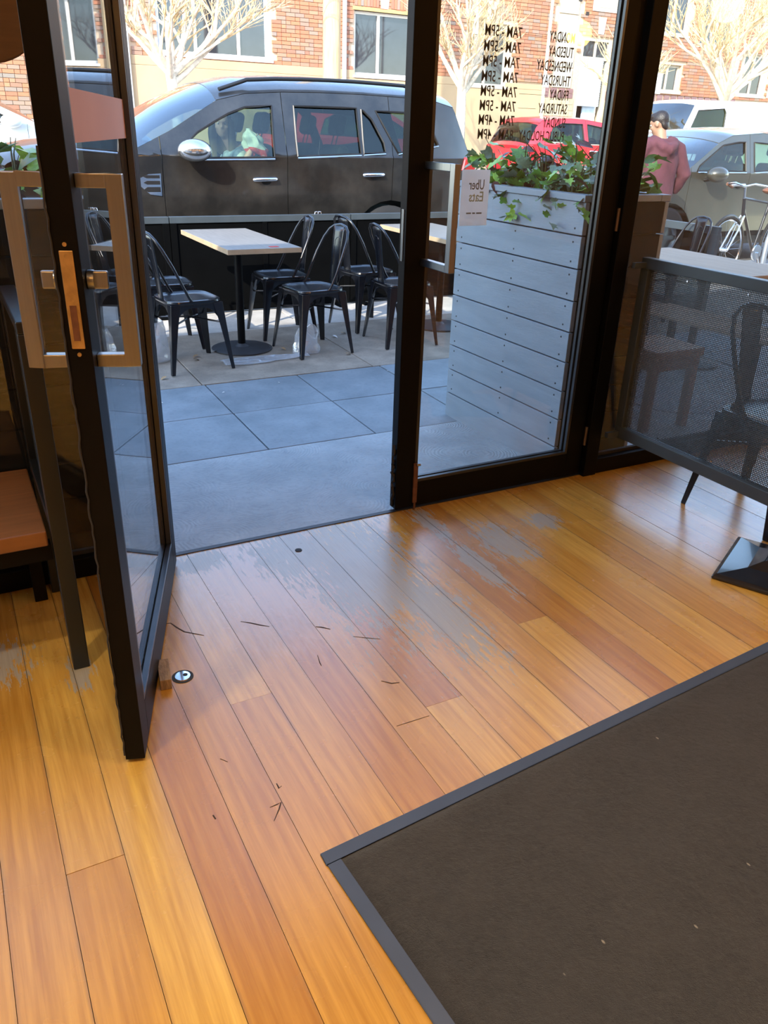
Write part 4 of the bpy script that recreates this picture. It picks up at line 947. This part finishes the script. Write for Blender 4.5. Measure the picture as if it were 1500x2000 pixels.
    MB().b2((wheels[0]+.55, -W2+.14, .34), (Ln-.35, W2-.14, .40)).build('cabin_floor', seat_m, T)
    xw = segs['windscreen'][0][0]
    MB().b2((xw+.05, -W2+.16, belt-.32), (xw+.42, W2-.16, belt-.07)).build('dashboard', seat_m, T, bevel=.05)
    if seats:
        for sx, zz in ((xw+1.2, belt), (xw+2.0, belt)):
            for sy in (-.38, .38):
                st_ = MB(); st_.box((sx-.22, sy, belt-.62), (.5, .48, .16)); s_ = st_.build('seat', seat_m, T, bevel=.05, seg=3)
                MB().box((sx+.08, sy, belt-.22), (.14, .46, .64), (0, R(14), 0)).build('seat_back', seat_m, s_, bevel=.05, seg=3)
                MB().box((sx+.17, sy, belt+.27), (.10, .27, .19), (0, R(14), 0)).build('headrest', seat_m, s_, bevel=.045, seg=3)
                for q in (-.05, .05): MB().tube([(sx+.12, sy+q, belt+.06), (sx+.16, sy+q, belt+.2)], .007, 6).build('headrest_post', chrome, s_)
        rg = [(xw+.62+.05*math.cos(a), .38+.18*math.cos(a+math.pi/2), belt-.06+.17*math.sin(a+math.pi/2)) for a in [2*math.pi*k/20 for k in range(20)]]
        MB().tube(rg, .016, 6, closed=True).build('steering_wheel', trim_blk, T, 50)
    for cx in wheels:
        for s in (-1, 1):
            ty = MB(); yo = s*(W2-.13); k = s
            ty.lathe([(wr*.62, -.10), (wr*.9, -.11), (wr, -.085), (wr, .085), (wr*.9, .11), (wr*.62, .10)], 32, (0, 0, 0), 'y', cap=False); wh = ty.build('wheel', tyre_m, T, 40, loc=(cx, yo, wr))
            MB().lathe([(0, s*.06), (.05, s*.075), (.06, s*.06), (wr*.56, s*.04), (wr*.64, s*.09), (wr*.64, -s*.09), (wr*.6, -s*.09)], 32, (0, 0, 0), 'y', cap=False).build('rim', alloy, wh, 40)
            sp_ = MB()
            for q in range(5):
                a = q*2*math.pi/5; sp_.box((math.cos(a)*wr*.33, s*.07, math.sin(a)*wr*.33), (wr*.56, .02, .05), (0, -a, 0))
            sp_.build('spokes', alloy, wh)
    zt = tailz or belt-.12; xt = max(p[0] for p in prof)
    for s in (-1, 1):
        MB().box((xt-.09, s*(hw(xt-.12, zt)-.03), zt), (.2, .10, .16), (0, R(12), s*R(-18))).build('tail_light', redl, T, bevel=.03); MB().box((.22, s*(hw(.2, belt-.28)-.06), belt-.30), (.28, .14, .14), (0, 0, s*R(22))).build('head_light', headl, T, bevel=.04)
    if rails:
        for s in (-1, 1):
            a, b = rails; pts = []
            for k in range(9):
                x = a+(b-a)*k/8; zr = [q for q in zip(dense[:-1], dense[1:]) if q[0][0] <= x <= q[1][0] and q[0][1] > belt]
                z = zr[-1][0][1]+(zr[-1][1][1]-zr[-1][0][1])*(x-zr[-1][0][0])/max(1e-6, zr[-1][1][0]-zr[-1][0][0]) if zr else 1.7
                pts.append((x, s*(hw(x, z)-.10), z+crown*.5+(.035 if 0 < k < 8 else -.0)))
            MB().tube(pts, .017, 8).build('roof_rail', trim_blk, T, 50)
    return T, hw
mirror_m = mat('mirror_chrome', (.8, .8, .8), .14, metal=.95)

suv_paint = car_paint('grey_black_paint', (.020, .019, .017), .24, .45, .22)
S_prof = [(.10, .42), (.02, .62), (.03, .92), (.14, 1.03), (.55, 1.11), (1.16, 1.17), (1.283, 1.213), (1.637, 1.378), (2.089, 1.632), (2.36, 1.695), (2.712, 1.722), (3.1, 1.735), (3.545, 1.738), (3.992, 1.730), (4.337, 1.715), (4.60, 1.668), (4.63, 1.62), (4.72, 1.42), (4.83, 1.20), (4.86, 1.02), (4.88, .75), (4.84, .42)]
S_parts = [('front_bumper', 0, 3), ('bonnet', 3, 6), ('windscreen', 6, 8), ('roof', 8, 15), ('rear_window', 15, 18), ('tailgate', 18, 19), ('rear_bumper', 19, 21)]
S_wins = [([(1.78, 1.17), (1.78, 1.29), (1.887, 1.375), (2.047, 1.462), (2.187, 1.532), (2.345, 1.588), (2.60, 1.612), (2.575, 1.187)], tint_clear),
          ([(2.80, 1.198), (2.815, 1.616), (3.455, 1.622), (3.464, 1.228)], tint_dark), ([(3.492, 1.230), (3.505, 1.612), (3.53, 1.60), (3.61, 1.53), (3.72, 1.33), (3.73, 1.245)], tint_dark),
          ([(3.87, 1.243), (3.66, 1.605), (3.98, 1.602), (4.18, 1.588), (4.296, 1.449), (4.36, 1.325), (4.27, 1.288)], tint_dark)]
suv, suv_hw = car('suv', 'dark grey four wheel drive parked at the kerb behind the black barrier', (.25, 7.5+.93, .02), 0, 4.88, 1.86, S_prof, S_parts, 1.2, S_wins, (.95, 3.80), (1.545, 2.70, 3.81), suv_paint, .28, .155, wr=.38, handles=((2.48, .995, 1), (3.60, 1.04, 2)), mirror=(1.80, 1.235), rails=(2.15, 4.3), sill=.40, tailz=1.12)
# wing vent
vt = MB(); vt.prism([(1.29, .985), (1.42, 1.038), (1.525, 1.045), (1.52, .862), (1.42, .875)], -.004, .004); q = vt.build('wing_vent', chrome, suv, loc=(0, -suv_hw(1.4, .95)-.002, 0))
for z0, z1 in ((1.005, 1.03), (.955, .985), (.895, .935)): MB().prism([(1.37, (z0+z1)/2), (1.40, z1), (1.512, z1), (1.512, z0), (1.40, z0)], -.008, -.003).build('vent_slot', trim_blk, q)
# roof rack rail front in black visible at the top left; wiper
MB().tube([(1.28, -.55, 1.235), (1.45, -.2, 1.34), (1.52, .1, 1.37)], .008, 6).build('wiper', trim_blk, suv)

red_paint = car_paint('red_paint', (.62, .015, .025), .25, .1, .05)
def hatch_prof(L_, H): return [(.08, .40), (.0, .55), (.05, .80), (.25, .92), (.95, 1.02), (1.15, 1.05), (1.85, H-.05), (2.3, H), (2.9, H+.005), (3.4, H-.04), (L_-.28, H-.13), (L_-.24, H-.17), (L_-.06, .98), (L_-.02, .85), (L_-.0, .6), (L_-.05, .40)]
H_parts = [('front_bumper', 0, 3), ('bonnet', 3, 5), ('windscreen', 5, 6), ('roof', 6, 10), ('rear_window', 10, 12), ('tailgate', 12, 13), ('rear_bumper', 13, 15)]
def hatch_wins(H, g1, g2, L_): return [([(1.35, 1.02), (1.40, 1.08), (1.90, H-.13), (2.30, H-.08), (2.28, 1.03)], g1), ([(2.40, 1.03), (2.42, H-.08), (2.95, H-.08), (3.18, H-.17), (3.30, 1.06)], g2)]
car('red_hatchback', 'bright red hatchback parked across the road, seen through the closed door', (14.48, 14.9, gz(14.1)), math.pi, 3.78, 1.70, hatch_prof(3.78, 1.47), H_parts, 1.02, hatch_wins(1.47, tint_dark, tint_dark, 3.78), (.78, 3.12), (1.22, 2.34, 3.38), red_paint, .30, .05, wr=.31, handles=((2.12, .88, 1),), mirror=(1.42, 1.05), sill=.33)
car('red_hatchback', 'red car across the road, glimpsed through the rear window of the dark four wheel drive', (9.45, 14.9, gz(14.1)), math.pi, 4.05, 1.70, hatch_prof(4.05, 1.47), H_parts, 1.02, hatch_wins(1.47, tint_dark, tint_dark, 4.05), (.78, 3.30), (1.22, 2.34, 3.38), red_paint, .30, .05, wr=.31, sill=.33, detail=False)
hb_paint = car_paint('bronze_grey_paint', (.075, .075, .060), .25, .5, .15)
J_prof = [(.08, .42), (.0, .60), (.04, .88), (.25, 1.0), (.85, 1.08), (1.03, 1.12), (1.60, 1.44), (1.85, 1.53), (2.4, 1.57), (3.0, 1.54), (3.6, 1.44), (3.72, 1.40), (3.98, 1.10), (4.02, .95), (4.06, .65), (4.0, .42)]
car('crossover', 'bronze grey small crossover parked behind the man in maroon, right edge', (7.05, 7.5+.88, .0), 0, 4.08, 1.76, J_prof, H_parts, 1.12, [([(1.22, 1.13), (1.27, 1.19), (1.68, 1.42), (1.95, 1.46), (2.08, 1.465), (2.08, 1.13)], tint_clear), ([(2.24, 1.13), (2.24, 1.465), (2.75, 1.44), (3.0, 1.36), (3.02, 1.16)], tint_clear)], (.86, 3.35), (1.12, 2.16, 3.1), hb_paint, .28, .06, wr=.36, handles=((1.98, .97, 1),), mirror=(1.40, 1.10), sill=.42)
wh_paint = car_paint('white_paint', (.86, .86, .84), .3, 0, .05)
V_prof = [(.08, .45), (.0, .7), (.02, 1.0), (.04, 1.12), (.06, 1.22), (.08, 1.28), (.34, 1.84), (.62, 1.92), (2.8, 1.95), (3.8, 1.95), (4.7, 1.92), (4.78, 1.86), (4.9, 1.25), (4.92, 1.1), (4.95, .7), (4.9, .45)]
car('white_van', 'white panel van parked across the road behind the bronze crossover', (14.85, 15.0, gz(14.9)-.02), 0, 4.95, 1.9, V_prof, H_parts, 1.28, [([(.26, 1.30), (.30, 1.42), (.44, 1.74), (1.20, 1.80), (1.26, 1.72), (1.22, 1.32)], glassmat('green_glass', (.50, .58, .28)))], (.9, 4.05), (1.4, 2.2, 3.2), wh_paint, .13, .05, wr=.33, sill=.40, seats=False)
W_prof = [(.08, .42), (.0, .6), (.04, .85), (.25, .95), (1.05, 1.05), (1.25, 1.08), (2.02, 1.43), (2.4, 1.48), (2.95, 1.49), (3.3, 1.45), (3.95, 1.14), (4.05, 1.10), (4.5, 1.05), (4.52, .95), (4.55, .65), (4.5, .42)]
car('white_sedan', 'white sedan parked across the road, seen through the left window', (2.35+.42, 14.9, gz(14.1)+.02), math.pi, 4.55, 1.76, W_prof, H_parts, 1.06, [([(1.52, 1.06), (1.60, 1.13), (2.08, 1.36), (2.42, 1.41), (2.42, 1.07)], tint_dark), ([(2.52, 1.07), (2.52, 1.41), (2.95, 1.41), (3.25, 1.35), (3.52, 1.12)], tint_dark)], (.88, 3.6), (1.36, 2.47, 3.5), wh_paint, .30, .05, wr=.32, mirror=(1.58, 1.09), sill=.34)

# ================================================================ STREET FURNITURE
pw = mat('pole_timber', (.50, .37, .20), .85, var=.25, scale=5, stretch=(6, 6, .4), bmp=.3, bscale=12)
up_ = thing('utility_pole', 'weathered timber utility pole with white painted base across the road', 'pole', (7.69, 17.0, .55))
MB().lathe([(.19, 0), (.18, 3), (.165, 8.0)], 16).build('shaft', pw, up_, 40); MB().lathe([(.195, .0), (.19, 1.83), (.17, 1.83)], 16, cap=False).build('painted_base', white_p, up_, 40)
def signpost(label, x, y, zt, w, h):
    T = thing('street_sign', label, 'sign', (x, y, .55)); MB().tube([(0, 0, 0), (0, 0, zt-.55)], .03, 10).build('post', mat('galvanised', (.6, .62, .63), .4, metal=.6), T, 40)
    MB().b2((-w/2, -.045, zt-.55-h), (w/2, -.035, zt-.55)).build('sign_plate', white_p, T, bevel=.003)
signpost('blank white sign on a post across the road above the man in maroon', 16.63, 17.0, 2.98, .40, .46); signpost('white street sign at the far right edge across the road', 21.0, 17.0, 3.1, .4, .5)
T = thing('slender_pole', 'thin pale pole with a small white notice across the road, left of the red hatchback', 'pole', (13.16, 17.0, .55))
MB().tube([(0, 0, 0), (0, 0, 5.5)], [.045, .03], 8).build('shaft', mat('pale_bark_pole', (.66, .58, .42), .8, var=.2), T, 40); MB().b2((-.09, -.06, 1.95), (.09, -.045, 2.2)).build('notice', white_p, T)
# bare trees
bark = mat('pale_bark', (.66, .56, .42), .85, var=.25, scale=12, bmp=.2)
twig_m = mat('twig_bark', (.62, .47, .27), .85, var=.3, scale=8)
def tree(label, base, trunk, spread, seed, depth=5, lean=(0, 0), n0=6, ln=1.15, r0=.115):
    random.seed(seed); T = thing('bare_tree', label, 'tree', base, 0, 'bare street trees across the road')
    tm, bm_, tw = MB(), MB(), MB(); top = Vector((lean[0], lean[1], trunk))
    tm.tube([(0, 0, 0), (lean[0]*.4, lean[1]*.4, trunk*.5), top], [r0*1.25, r0*1.0, r0*.85], 10); tm.build('trunk', bark, T, 50)
    def grow(p, d, l, r, k):
        pts = [p]; q = p.copy(); dd = d.copy(); nseg = 4 if k > 1 else 3
        for i in range(nseg):
            dd = (dd+Vector((random.uniform(-.16, .16), random.uniform(-.16, .16), random.uniform(-.05, .12)))).normalized(); q = q+dd*l/nseg; pts.append(q.copy())
        (bm_ if k >= 3 else tw).tube(pts, [r*(1-.55*i/nseg) for i in range(nseg+1)], 6 if k >= 3 else 4, cap=False)
        if k == 0: return
        nb = random.choice((3, 3, 4)) if k > 1 else 4
        for j in range(nb):
            t = random.uniform(.3, 1) if j else 1.0; i = min(nseg, int(t*nseg)); a = random.uniform(0, 6.28); o = Vector((math.cos(a), math.sin(a), random.uniform(-.1, .5)))
            grow(pts[i], (dd*.9+o*random.uniform(.4, .85)).normalized(), l*random.uniform(.52, .78), max(.0062, r*.55), k-1)
    for j in range(n0):
        a = 2*math.pi*j/n0+random.uniform(-.4, .4); e = random.uniform(.5, 1.2)*spread
        grow(top-Vector((0, 0, random.uniform(0, .35))), Vector((math.cos(a)*e, math.sin(a)*e*.7, 1)).normalized(), ln*random.uniform(.8, 1.15), r0*.6, depth-1)
    bm_.build('branches', bark, T, 60, fix=False); o = tw.build('twigs', twig_m, T, fix=False); o['kind'] = 'stuff'
    return T
tree('bare pale tree across the road above the roof of the dark four wheel drive', (4.55, 17.2, .55), 1.9, 1.5, 11, 5, (-.15, 0), 9, 1.35)
tree('bare pale tree across the road behind the closed door lettering', (11.05, 17.2, .55), 2.0, 1.0, 23, 5, (-.05, 0), 8, 1.35)
tree('large sunlit bare tree across the road at the top right', (19.6, 17.2, .55), 2.1, 1.25, 37, 5, (-.1, 0), 10, 1.6, .13)
tree('bare tree across the road seen left of the white van', (17.6, 18.8, .55), 1.7, 1.2, 41, 4, (0, 0), 7, 1.1, .08)

# bicycle and hoop
def ring(c, r, tr, n=40, axis='y', k=6):
    return [(c[0]+r*math.cos(2*math.pi*i/n), c[1], c[2]+r*math.sin(2*math.pi*i/n)) for i in range(n)]
bk = thing('bicycle', 'dark town bicycle parked against a steel hoop at the right edge', 'bicycle', (7.62, 6.35, gz(6.35)), R(8))
bfm = mat('bike_frame', (.02, .02, .022), .3, coat=.4)
for x in (0, 1.05):
    wh = MB().tube(ring((0, 0, 0), .335, .0), .017, 6, closed=True).build('wheel', tyre_m, bk, 50, loc=(x, 0, .352))
    MB().tube(ring((0, 0, 0), .312, .0), .009, 6, closed=True).build('rim', chrome, wh, 50)
    g = MB()
    for k in range(18): a = 2*math.pi*k/18; g.tube([(0, .02*(-1)**k, 0), (.31*math.cos(a), 0, .31*math.sin(a))], .0012, 3)
    g.build('spokes', chrome, wh); MB().lathe([(.018, -.04), (.018, .04)], 12, axis='y').build('hub', chrome, wh)
    MB().tube([(.352*math.cos(a), 0, .352*math.sin(a)) for a in [R(20+k*10) for k in range(15)]], .018, 6, flat=.4).build('mudguard', bfm, wh, 50)
fr = MB(); Hd, Ht, Sb, BB, Rr, Ss = (.20, 0, .88), (.23, 0, .76), (.72, 0, .82), (.58, 0, .30), (1.05, 0, .352), (.70, 0, .92)
for a, b, r in ((Hd, Sb, .014), (Ht, BB, .017), (Sb, BB, .015), (Rr, Sb, .009), (Rr, BB, .010), (Hd, (.24, 0, .70), .019)): fr.tube([a, b], r, 8)
fr.build('frame', bfm, bk, 50)
for s in (-1, 1): MB().tube([(.235, s*.02, .70), (.13, s*.045, .55), (0, s*.045, .352)], .011, 8).build('fork_blade', chrome, bk, 50)
MB().tube([(.20, 0, .86), (.17, 0, 1.0)], .013, 8).build('stem', chrome, bk, 50)
MB().tube([(.34, -.27, .98), (.22, -.25, 1.01), (.16, -.12, 1.03), (.15, 0, 1.0), (.16, .12, 1.03), (.22, .25, 1.01), (.34, .27, .98)], .011, 8).build('handlebar', chrome, bk, 50)
for s in (-1, 1): MB().tube([(.22, s*.25, 1.01), (.36, s*.275, .975)], .017, 8).build('grip', mat('leather', (.20, .08, .04), .6), bk, 50)
MB().tube([Sb, Ss], .012, 8).build('seat_post', chrome, bk); MB().sphere((.72, 0, .95), .13, 14, 8, (1.05, .7, .3)).build('saddle', mat('leather', (.2, .08, .04)), bk, 50)
MB().lathe([(.085, -.01), (.09, 0), (.085, .01)], 20, axis='y').build('chainring', chrome, bk, loc=(.58, -.05, .30)); MB().tube([(.58, -.07, .30), (.66, -.07, .16)], .010, 6).build('crank', chrome, bk)
bkt = MB(); bkt.lathe([(.10, 0), (.13, .2), (.125, .2), (.095, .01)], 20, cap=False); bkt.build('basket', mat('basket_black', (.015, .015, .016), .6), bk, 40, loc=(.98, 0, .72))
hp = thing('bike_hoop', 'curved galvanised steel bike hoop beside the bicycle at the right edge', 'bike rack', (8.05, 6.15, gz(6.2)), R(15))
MB().tube([(0, 0, 0), (0, 0, .45), (.06, 0, .68), (.2, 0, .83), (.4, 0, .88), (.6, 0, .83), (.74, 0, .68), (.8, 0, .45), (.8, 0, 0)], .028, 12).build('tube', mat('galv_bright', (.55, .60, .66), .3, metal=.8), hp, 50)

# ================================================================ PEOPLE
def fuse(name, g, m, parent, vox=.012, smooth=6):
    o = g.build(name, m, parent, fix=False)
    r = o.modifiers.new('re', 'REMESH'); r.mode = 'VOXEL'; r.voxel_size = vox; r.use_smooth_shade = True
    s = o.modifiers.new('sm', 'SMOOTH'); s.iterations = smooth; s.factor = .5
    realize(o)
    for p in o.data.polygons: p.use_smooth = True
    return o
def head(g, c, fwd, tilt=0, s=1.0):
    """skull, jaw, nose, ears; fwd is a unit vector the face looks along"""
    F = Vector(fwd).normalized(); U = Vector((0, 0, 1)); U = (U-F*U.dot(F)).normalized(); S = F.cross(U); c = Vector(c)
    def P(f, l, u): return c+(F*f+S*l+U*u)*s
    def ell(f, l, u, a, b, d, n=16):
        q = MB(); q.sphere((0, 0, 0), 1, n, 12)
        g.add([P(f+v[0]*a, l+v[1]*b, u+v[2]*d) for v in q.v], q.f)
    ell(-.008, 0, .025, .098, .078, .098); ell(.022, 0, -.035, .075, .064, .082); ell(.045, 0, -.085, .042, .042, .034)
    ell(.088, 0, .036, .022, .052, .012); ell(.094, 0, -.022, .022, .014, .012); g.tube([P(.086, 0, .025), P(.100, 0, 0), P(.108, 0, -.02)], [.010, .011, .014], 8)
    ell(.084, 0, -.058, .016, .026, .007); ell(.083, 0, -.068, .016, .022, .007)
    for k in (-1, 1): ell(-.005, k*.080, -.005, .022, .010, .033, 10); ell(.062, k*.045, -.022, .024, .022, .022, 10)
    return P
def eyes(P, parent, s=1.0):
    for k in (-1, 1):
        c = P(.079, k*.032, .012); e = MB(); e.sphere(c, .0105*s, 10, 8); o = e.build('eye', mat('eye_white', (.75, .72, .70), .2), parent, 60); d = P(.0905, k*.032, .012); MB().sphere(P(.0875, k*.032, .011), .0062*s, 8, 6).build('iris', mat('iris', (.04, .02, .012), .2), o, 60)
def hand(g, w, d, side, curl=.5, up=(0, 0, 1)):
    """palm and five bent fingers from wrist w along d"""
    d = Vector(d).normalized(); u = Vector(up); u = (u-d*u.dot(d)).normalized(); s = d.cross(u)*side; w = Vector(w)
    g.tube([w-d*.02, w+d*.03, w+d*.085], [.026, .033, .034], 10, flat=.6)
    for k, (o_, l) in enumerate(((-.028, .062), (-.010, .075), (.010, .072), (.028, .058))):
        a = w+d*.082+s*o_; p = [a]; dd = d.copy()
        for j in range(3): dd = (dd-u*curl*.55).normalized(); p.append(p[-1]+dd*l*(.45, .32, .25)[j])
        g.tube(p, [.0095, .009, .0085, .0065], 8)
    a = w+d*.025-s*.028; g.tube([a, a+(d*.6-s*.7).normalized()*.035, a+(d*.8-s*.5-u*.3).normalized()*.065, a+(d-s*.3-u*.5).normalized()*.085], [.013, .0115, .010, .008], 8)

skin_m = mat('skin_brown', (.36, .20, .125), .5, var=.08, scale=6); skin_f = mat('skin_light', (.60, .36, .27), .5, var=.06, scale=6)
hair_b = mat('hair_black', (.014, .012, .012), .45, var=.3, scale=40, bmp=.4, bscale=90); maroon = mat('maroon_fleece', (.09, .027, .039), .9, var=.18, scale=14, bmp=.35, bscale=40); jeans = mat('dark_trousers', (.03, .035, .05), .85, var=.2); shoe_m = mat('shoe_white', (.6, .6, .58), .6)
mn = thing('person', 'person in a maroon hooded sweatshirt standing on the kerb, seen from behind, looking down', 'person', (7.02, 6.93, gz(6.93)), R(-12))
# local: faces +y (away), x to the right
g = MB(); P = head(g, (-.03, .05, 1.565), (-.50, .85, -.34))
g.tube([(0, 0, 1.36), (-.01, .01, 1.43), (-.02, .03, 1.52)], [.075, .058, .056], 12)
g.tube([(0, 0, .88), (0, 0, 1.0), (0, 0, 1.2), (0, -.01, 1.36)], [.155, .145, .165, .13], 16, flat=.68)
for s, el, wr_ in ((-1, (-.31, .02, 1.10), (-.22, .23, 1.04)), (1, (.30, -.03, 1.08), (.28, .12, .86))):
    g.tube([(s*.13, 0, 1.37), (s*.20, 0, 1.34), el, wr_], [.06, .058, .043, .03], 10); hand(g, wr_, Vector(wr_)-Vector(el), s, .6)
    g.tube([(s*.09, 0, .90), (s*.10, .01, .5), (s*.10, -.02, .09)], [.085, .056, .042], 12); g.tube([(s*.10, -.06, .05), (s*.105, .08, .045), (s*.11, .16, .03)], [.04, .045, .03], 10)
body = fuse('body', g, skin_m, mn, .011, 5); eyes(P, mn)
h = MB(); F_ = Vector((-.50, .85, -.34)).normalized()
q = MB(); q.sphere((0, 0, 0), 1, 20, 14); U_ = (Vector((0, 0, 1))-F_*F_.z).normalized(); S_ = F_.cross(U_); cc = Vector((-.03, .05, 1.565))
vv_ = [cc+F_*(v[0]*.098-.016)+S_*(v[1]*.082)+U_*(v[2]*.094+.040) for v in q.v]; h.add(vv_, q.f); q2 = MB(); q2.sphere((0, 0, 0), 1, 16, 10); h.add([cc+F_*(v[0]*.070+.035)+S_*(v[1]*.066)+U_*(v[2]*.040+.088) for v in q2.v], q2.f); h.add([cc+F_*(v[0]*.038-.058)+S_*(v[1]*.064)+U_*(v[2]*.065-.012) for v in q2.v], q2.f)
fuse('hair', h, hair_b, mn, .009, 3)
hd = MB(); hd.tube([(0, 0, .80), (0, 0, .86), (0, 0, 1.0), (0, -.005, 1.2), (0, -.01, 1.34), (0, 0, 1.42)], [.205, .215, .205, .215, .175, .10], 24, flat=.72)
for s, el, wr_ in ((-1, (-.33, .02, 1.09), (-.24, .20, 1.045)), (1, (.325, -.03, 1.07), (.30, .09, .90))): hd.tube([(s*.12, -.005, 1.365), (s*.21, 0, 1.33), el, tuple(Vector(el)*.5+Vector(wr_)*.5), wr_], [.085, .088, .076, .068, .052], 14)
hd.tube([(-.10, .03, 1.43), (-.115, -.06, 1.40), (-.06, -.145, 1.35), (0, -.165, 1.32), (.06, -.145, 1.35), (.115, -.06, 1.40), (.10, .03, 1.43)], [.035, .045, .052, .058, .052, .045, .035], 12); hd.sphere((0, -.13, 1.30), .10, 16, 10, (1.0, .5, .9))
hoodie = fuse('hoodie', hd, maroon, mn, .013, 3)
for v in hoodie.data.vertices:
    c = v.co; k = noise.noise((c.x*7, c.y*7, c.z*4))*.012+noise.noise((c.x*16+c.z*6, c.y*9, c.z*5))*.006; v.co += v.normal*k
tr_ = MB()
tr_.tube([(0, 0, .80), (0, 0, .95)], [.165, .165], 16, flat=.72)
for s in (-1, 1): tr_.tube([(s*.085, 0, .86), (s*.10, .01, .5), (s*.10, -.015, .09)], [.105, .085, .07], 14)
fuse('trousers', tr_, jeans, mn, .013, 4)
for s in (-1, 1):
    sh = MB(); sh.tube([(s*.10, -.075, .045), (s*.105, .06, .05), (s*.11, .17, .035)], [.048, .054, .038], 12, flat=.9); sh.build('shoe', shoe_m, mn, 60)

# passenger inside the SUV
pg = thing('person', 'person with long dark hair and pale top seated inside the dark four wheel drive', 'person', (0, 0, 0))
hc = Vector((2.49, 7.99, 1.475)); ff = Vector((-.28, -.93, -.18)); g = MB(); P = head(g, hc, ff, 0, .95)
g.tube([(2.62, 8.02, 1.24), (2.56, 8.01, 1.32), (2.50, 8.0, 1.42)], [.07, .052, .05], 12); g.tube([(2.78, 8.02, .80), (2.72, 8.02, .98), (2.64, 8.02, 1.20), (2.60, 8.02, 1.26)], [.15, .13, .14, .10], 16)
g.tube([(2.62, 7.86, 1.22), (2.58, 7.78, 1.06), (2.66, 7.74, 1.22), (2.69, 7.74, 1.27)], [.052, .044, .034, .027], 10); hand(g, (2.69, 7.74, 1.27), (.15, 0, 1), 1, .9)
g.tube([(2.62, 8.18, 1.22), (2.5, 8.2, 1.02), (2.34, 8.08, 1.03)], [.052, .044, .028], 10); hand(g, (2.34, 8.08, 1.03), (-1, -.3, 0), -1, .4)
g.tube([(2.75, 7.93, .80), (2.35, 7.92, .80), (2.25, 7.92, .5)], [.085, .07, .05], 10); g.tube([(2.75, 8.12, .80), (2.35, 8.12, .80), (2.25, 8.12, .5)], [.085, .07, .05], 10)
fuse('body', g, skin_f, pg, .011, 4); eyes(P, pg, .95)
hr_ = MB(); q = MB(); q.sphere((0, 0, 0), 1, 18, 12); F_ = ff.normalized(); U_ = (Vector((0, 0, 1))-F_*F_.z).normalized(); S_ = F_.cross(U_)
hr_.add([hc+F_*(v[0]*.095-.03)+S_*(v[1]*.092)+U_*(v[2]*.11+.028) for v in q.v], q.f)
for k in (-1, 1): hr_.tube([hc+S_*k*.072+U_*.03-F_*.0, hc+S_*k*.09-U_*.08+F_*.02, hc+S_*k*.085-U_*.2+F_*.05, hc+S_*k*.075-U_*.32+F_*.06], [.04, .042, .036, .02], 10)
hr_.tube([hc-F_*.06+U_*.02, hc-F_*.08-U_*.14, hc-F_*.07-U_*.28], [.08, .08, .05], 12)
def hair_grad():
    m, nt, b = newmat('hair_ombre'); P_ = coords(nt); sx = node(nt, 'SeparateXYZ'); L(nt, P_, sx.inputs[0])
    L(nt, ramp(nt, math_(nt, 'MULTIPLY_ADD', sx.outputs[2], 3.0, -3.6), [(.0, (.45, .30, .12)), (.45, (.03, .02, .018))]), b.inputs['Base Color']); b.inputs['Roughness'].default_value = .45; return m
fuse('hair', hr_, hair_grad(), pg, .011, 3)
tp = MB(); tp.tube([(2.80, 8.02, .78), (2.73, 8.02, .98), (2.65, 8.02, 1.19), (2.61, 8.015, 1.275)], [.185, .165, .175, .115], 16); tp.tube([(2.63, 7.88, 1.22), (2.575, 7.78, 1.07), (2.63, 7.755, 1.15)], [.078, .072, .055], 12); tp.tube([(2.63, 8.16, 1.22), (2.5, 8.2, 1.03), (2.40, 8.13, 1.03)], [.078, .07, .05], 12)
fuse('top', tp, mat('pale_print_top', (.62, .68, .66), .8, var=.45, scale=9), pg, .013, 3)
pb = thing('carrier_bag', 'pale plastic carrier bag with red print held up inside the dark four wheel drive', 'bag', (2.70, 7.73, 1.33))
def bagf(u, v):
    a = u*2*math.pi; r = (.018+.078*math.sin(min(1, .12+v*.95)*math.pi)**.7)*(1+.30*math.sin(5*a+3*v)*.5+.55*noise.noise((math.cos(a)*1.9, math.sin(a)*1.9, v*3.5)))
    return (math.cos(a)*r+.11*(1-v)-.05, math.sin(a)*r*.6, -.12+v*.23+.02*math.sin(2*a)*(1-v))
g = MB(); g.grid(bagf, 28, 12); o = g.build('bag_body', mat('bag_pale', (.60, .66, .60), .5, var=.15), pb, 60); s_ = o.modifiers.new('solid', 'SOLIDIFY'); s_.thickness = .003
def bagr(u, v):
    x, y, z = bagf(u, v*.28); return (x*1.04+.0, y*1.04, z-.002)
g = MB(); g.grid(bagr, 28, 5); g.build('red_print', mat('bag_red', (.7, .08, .05), .5), pb, 60)
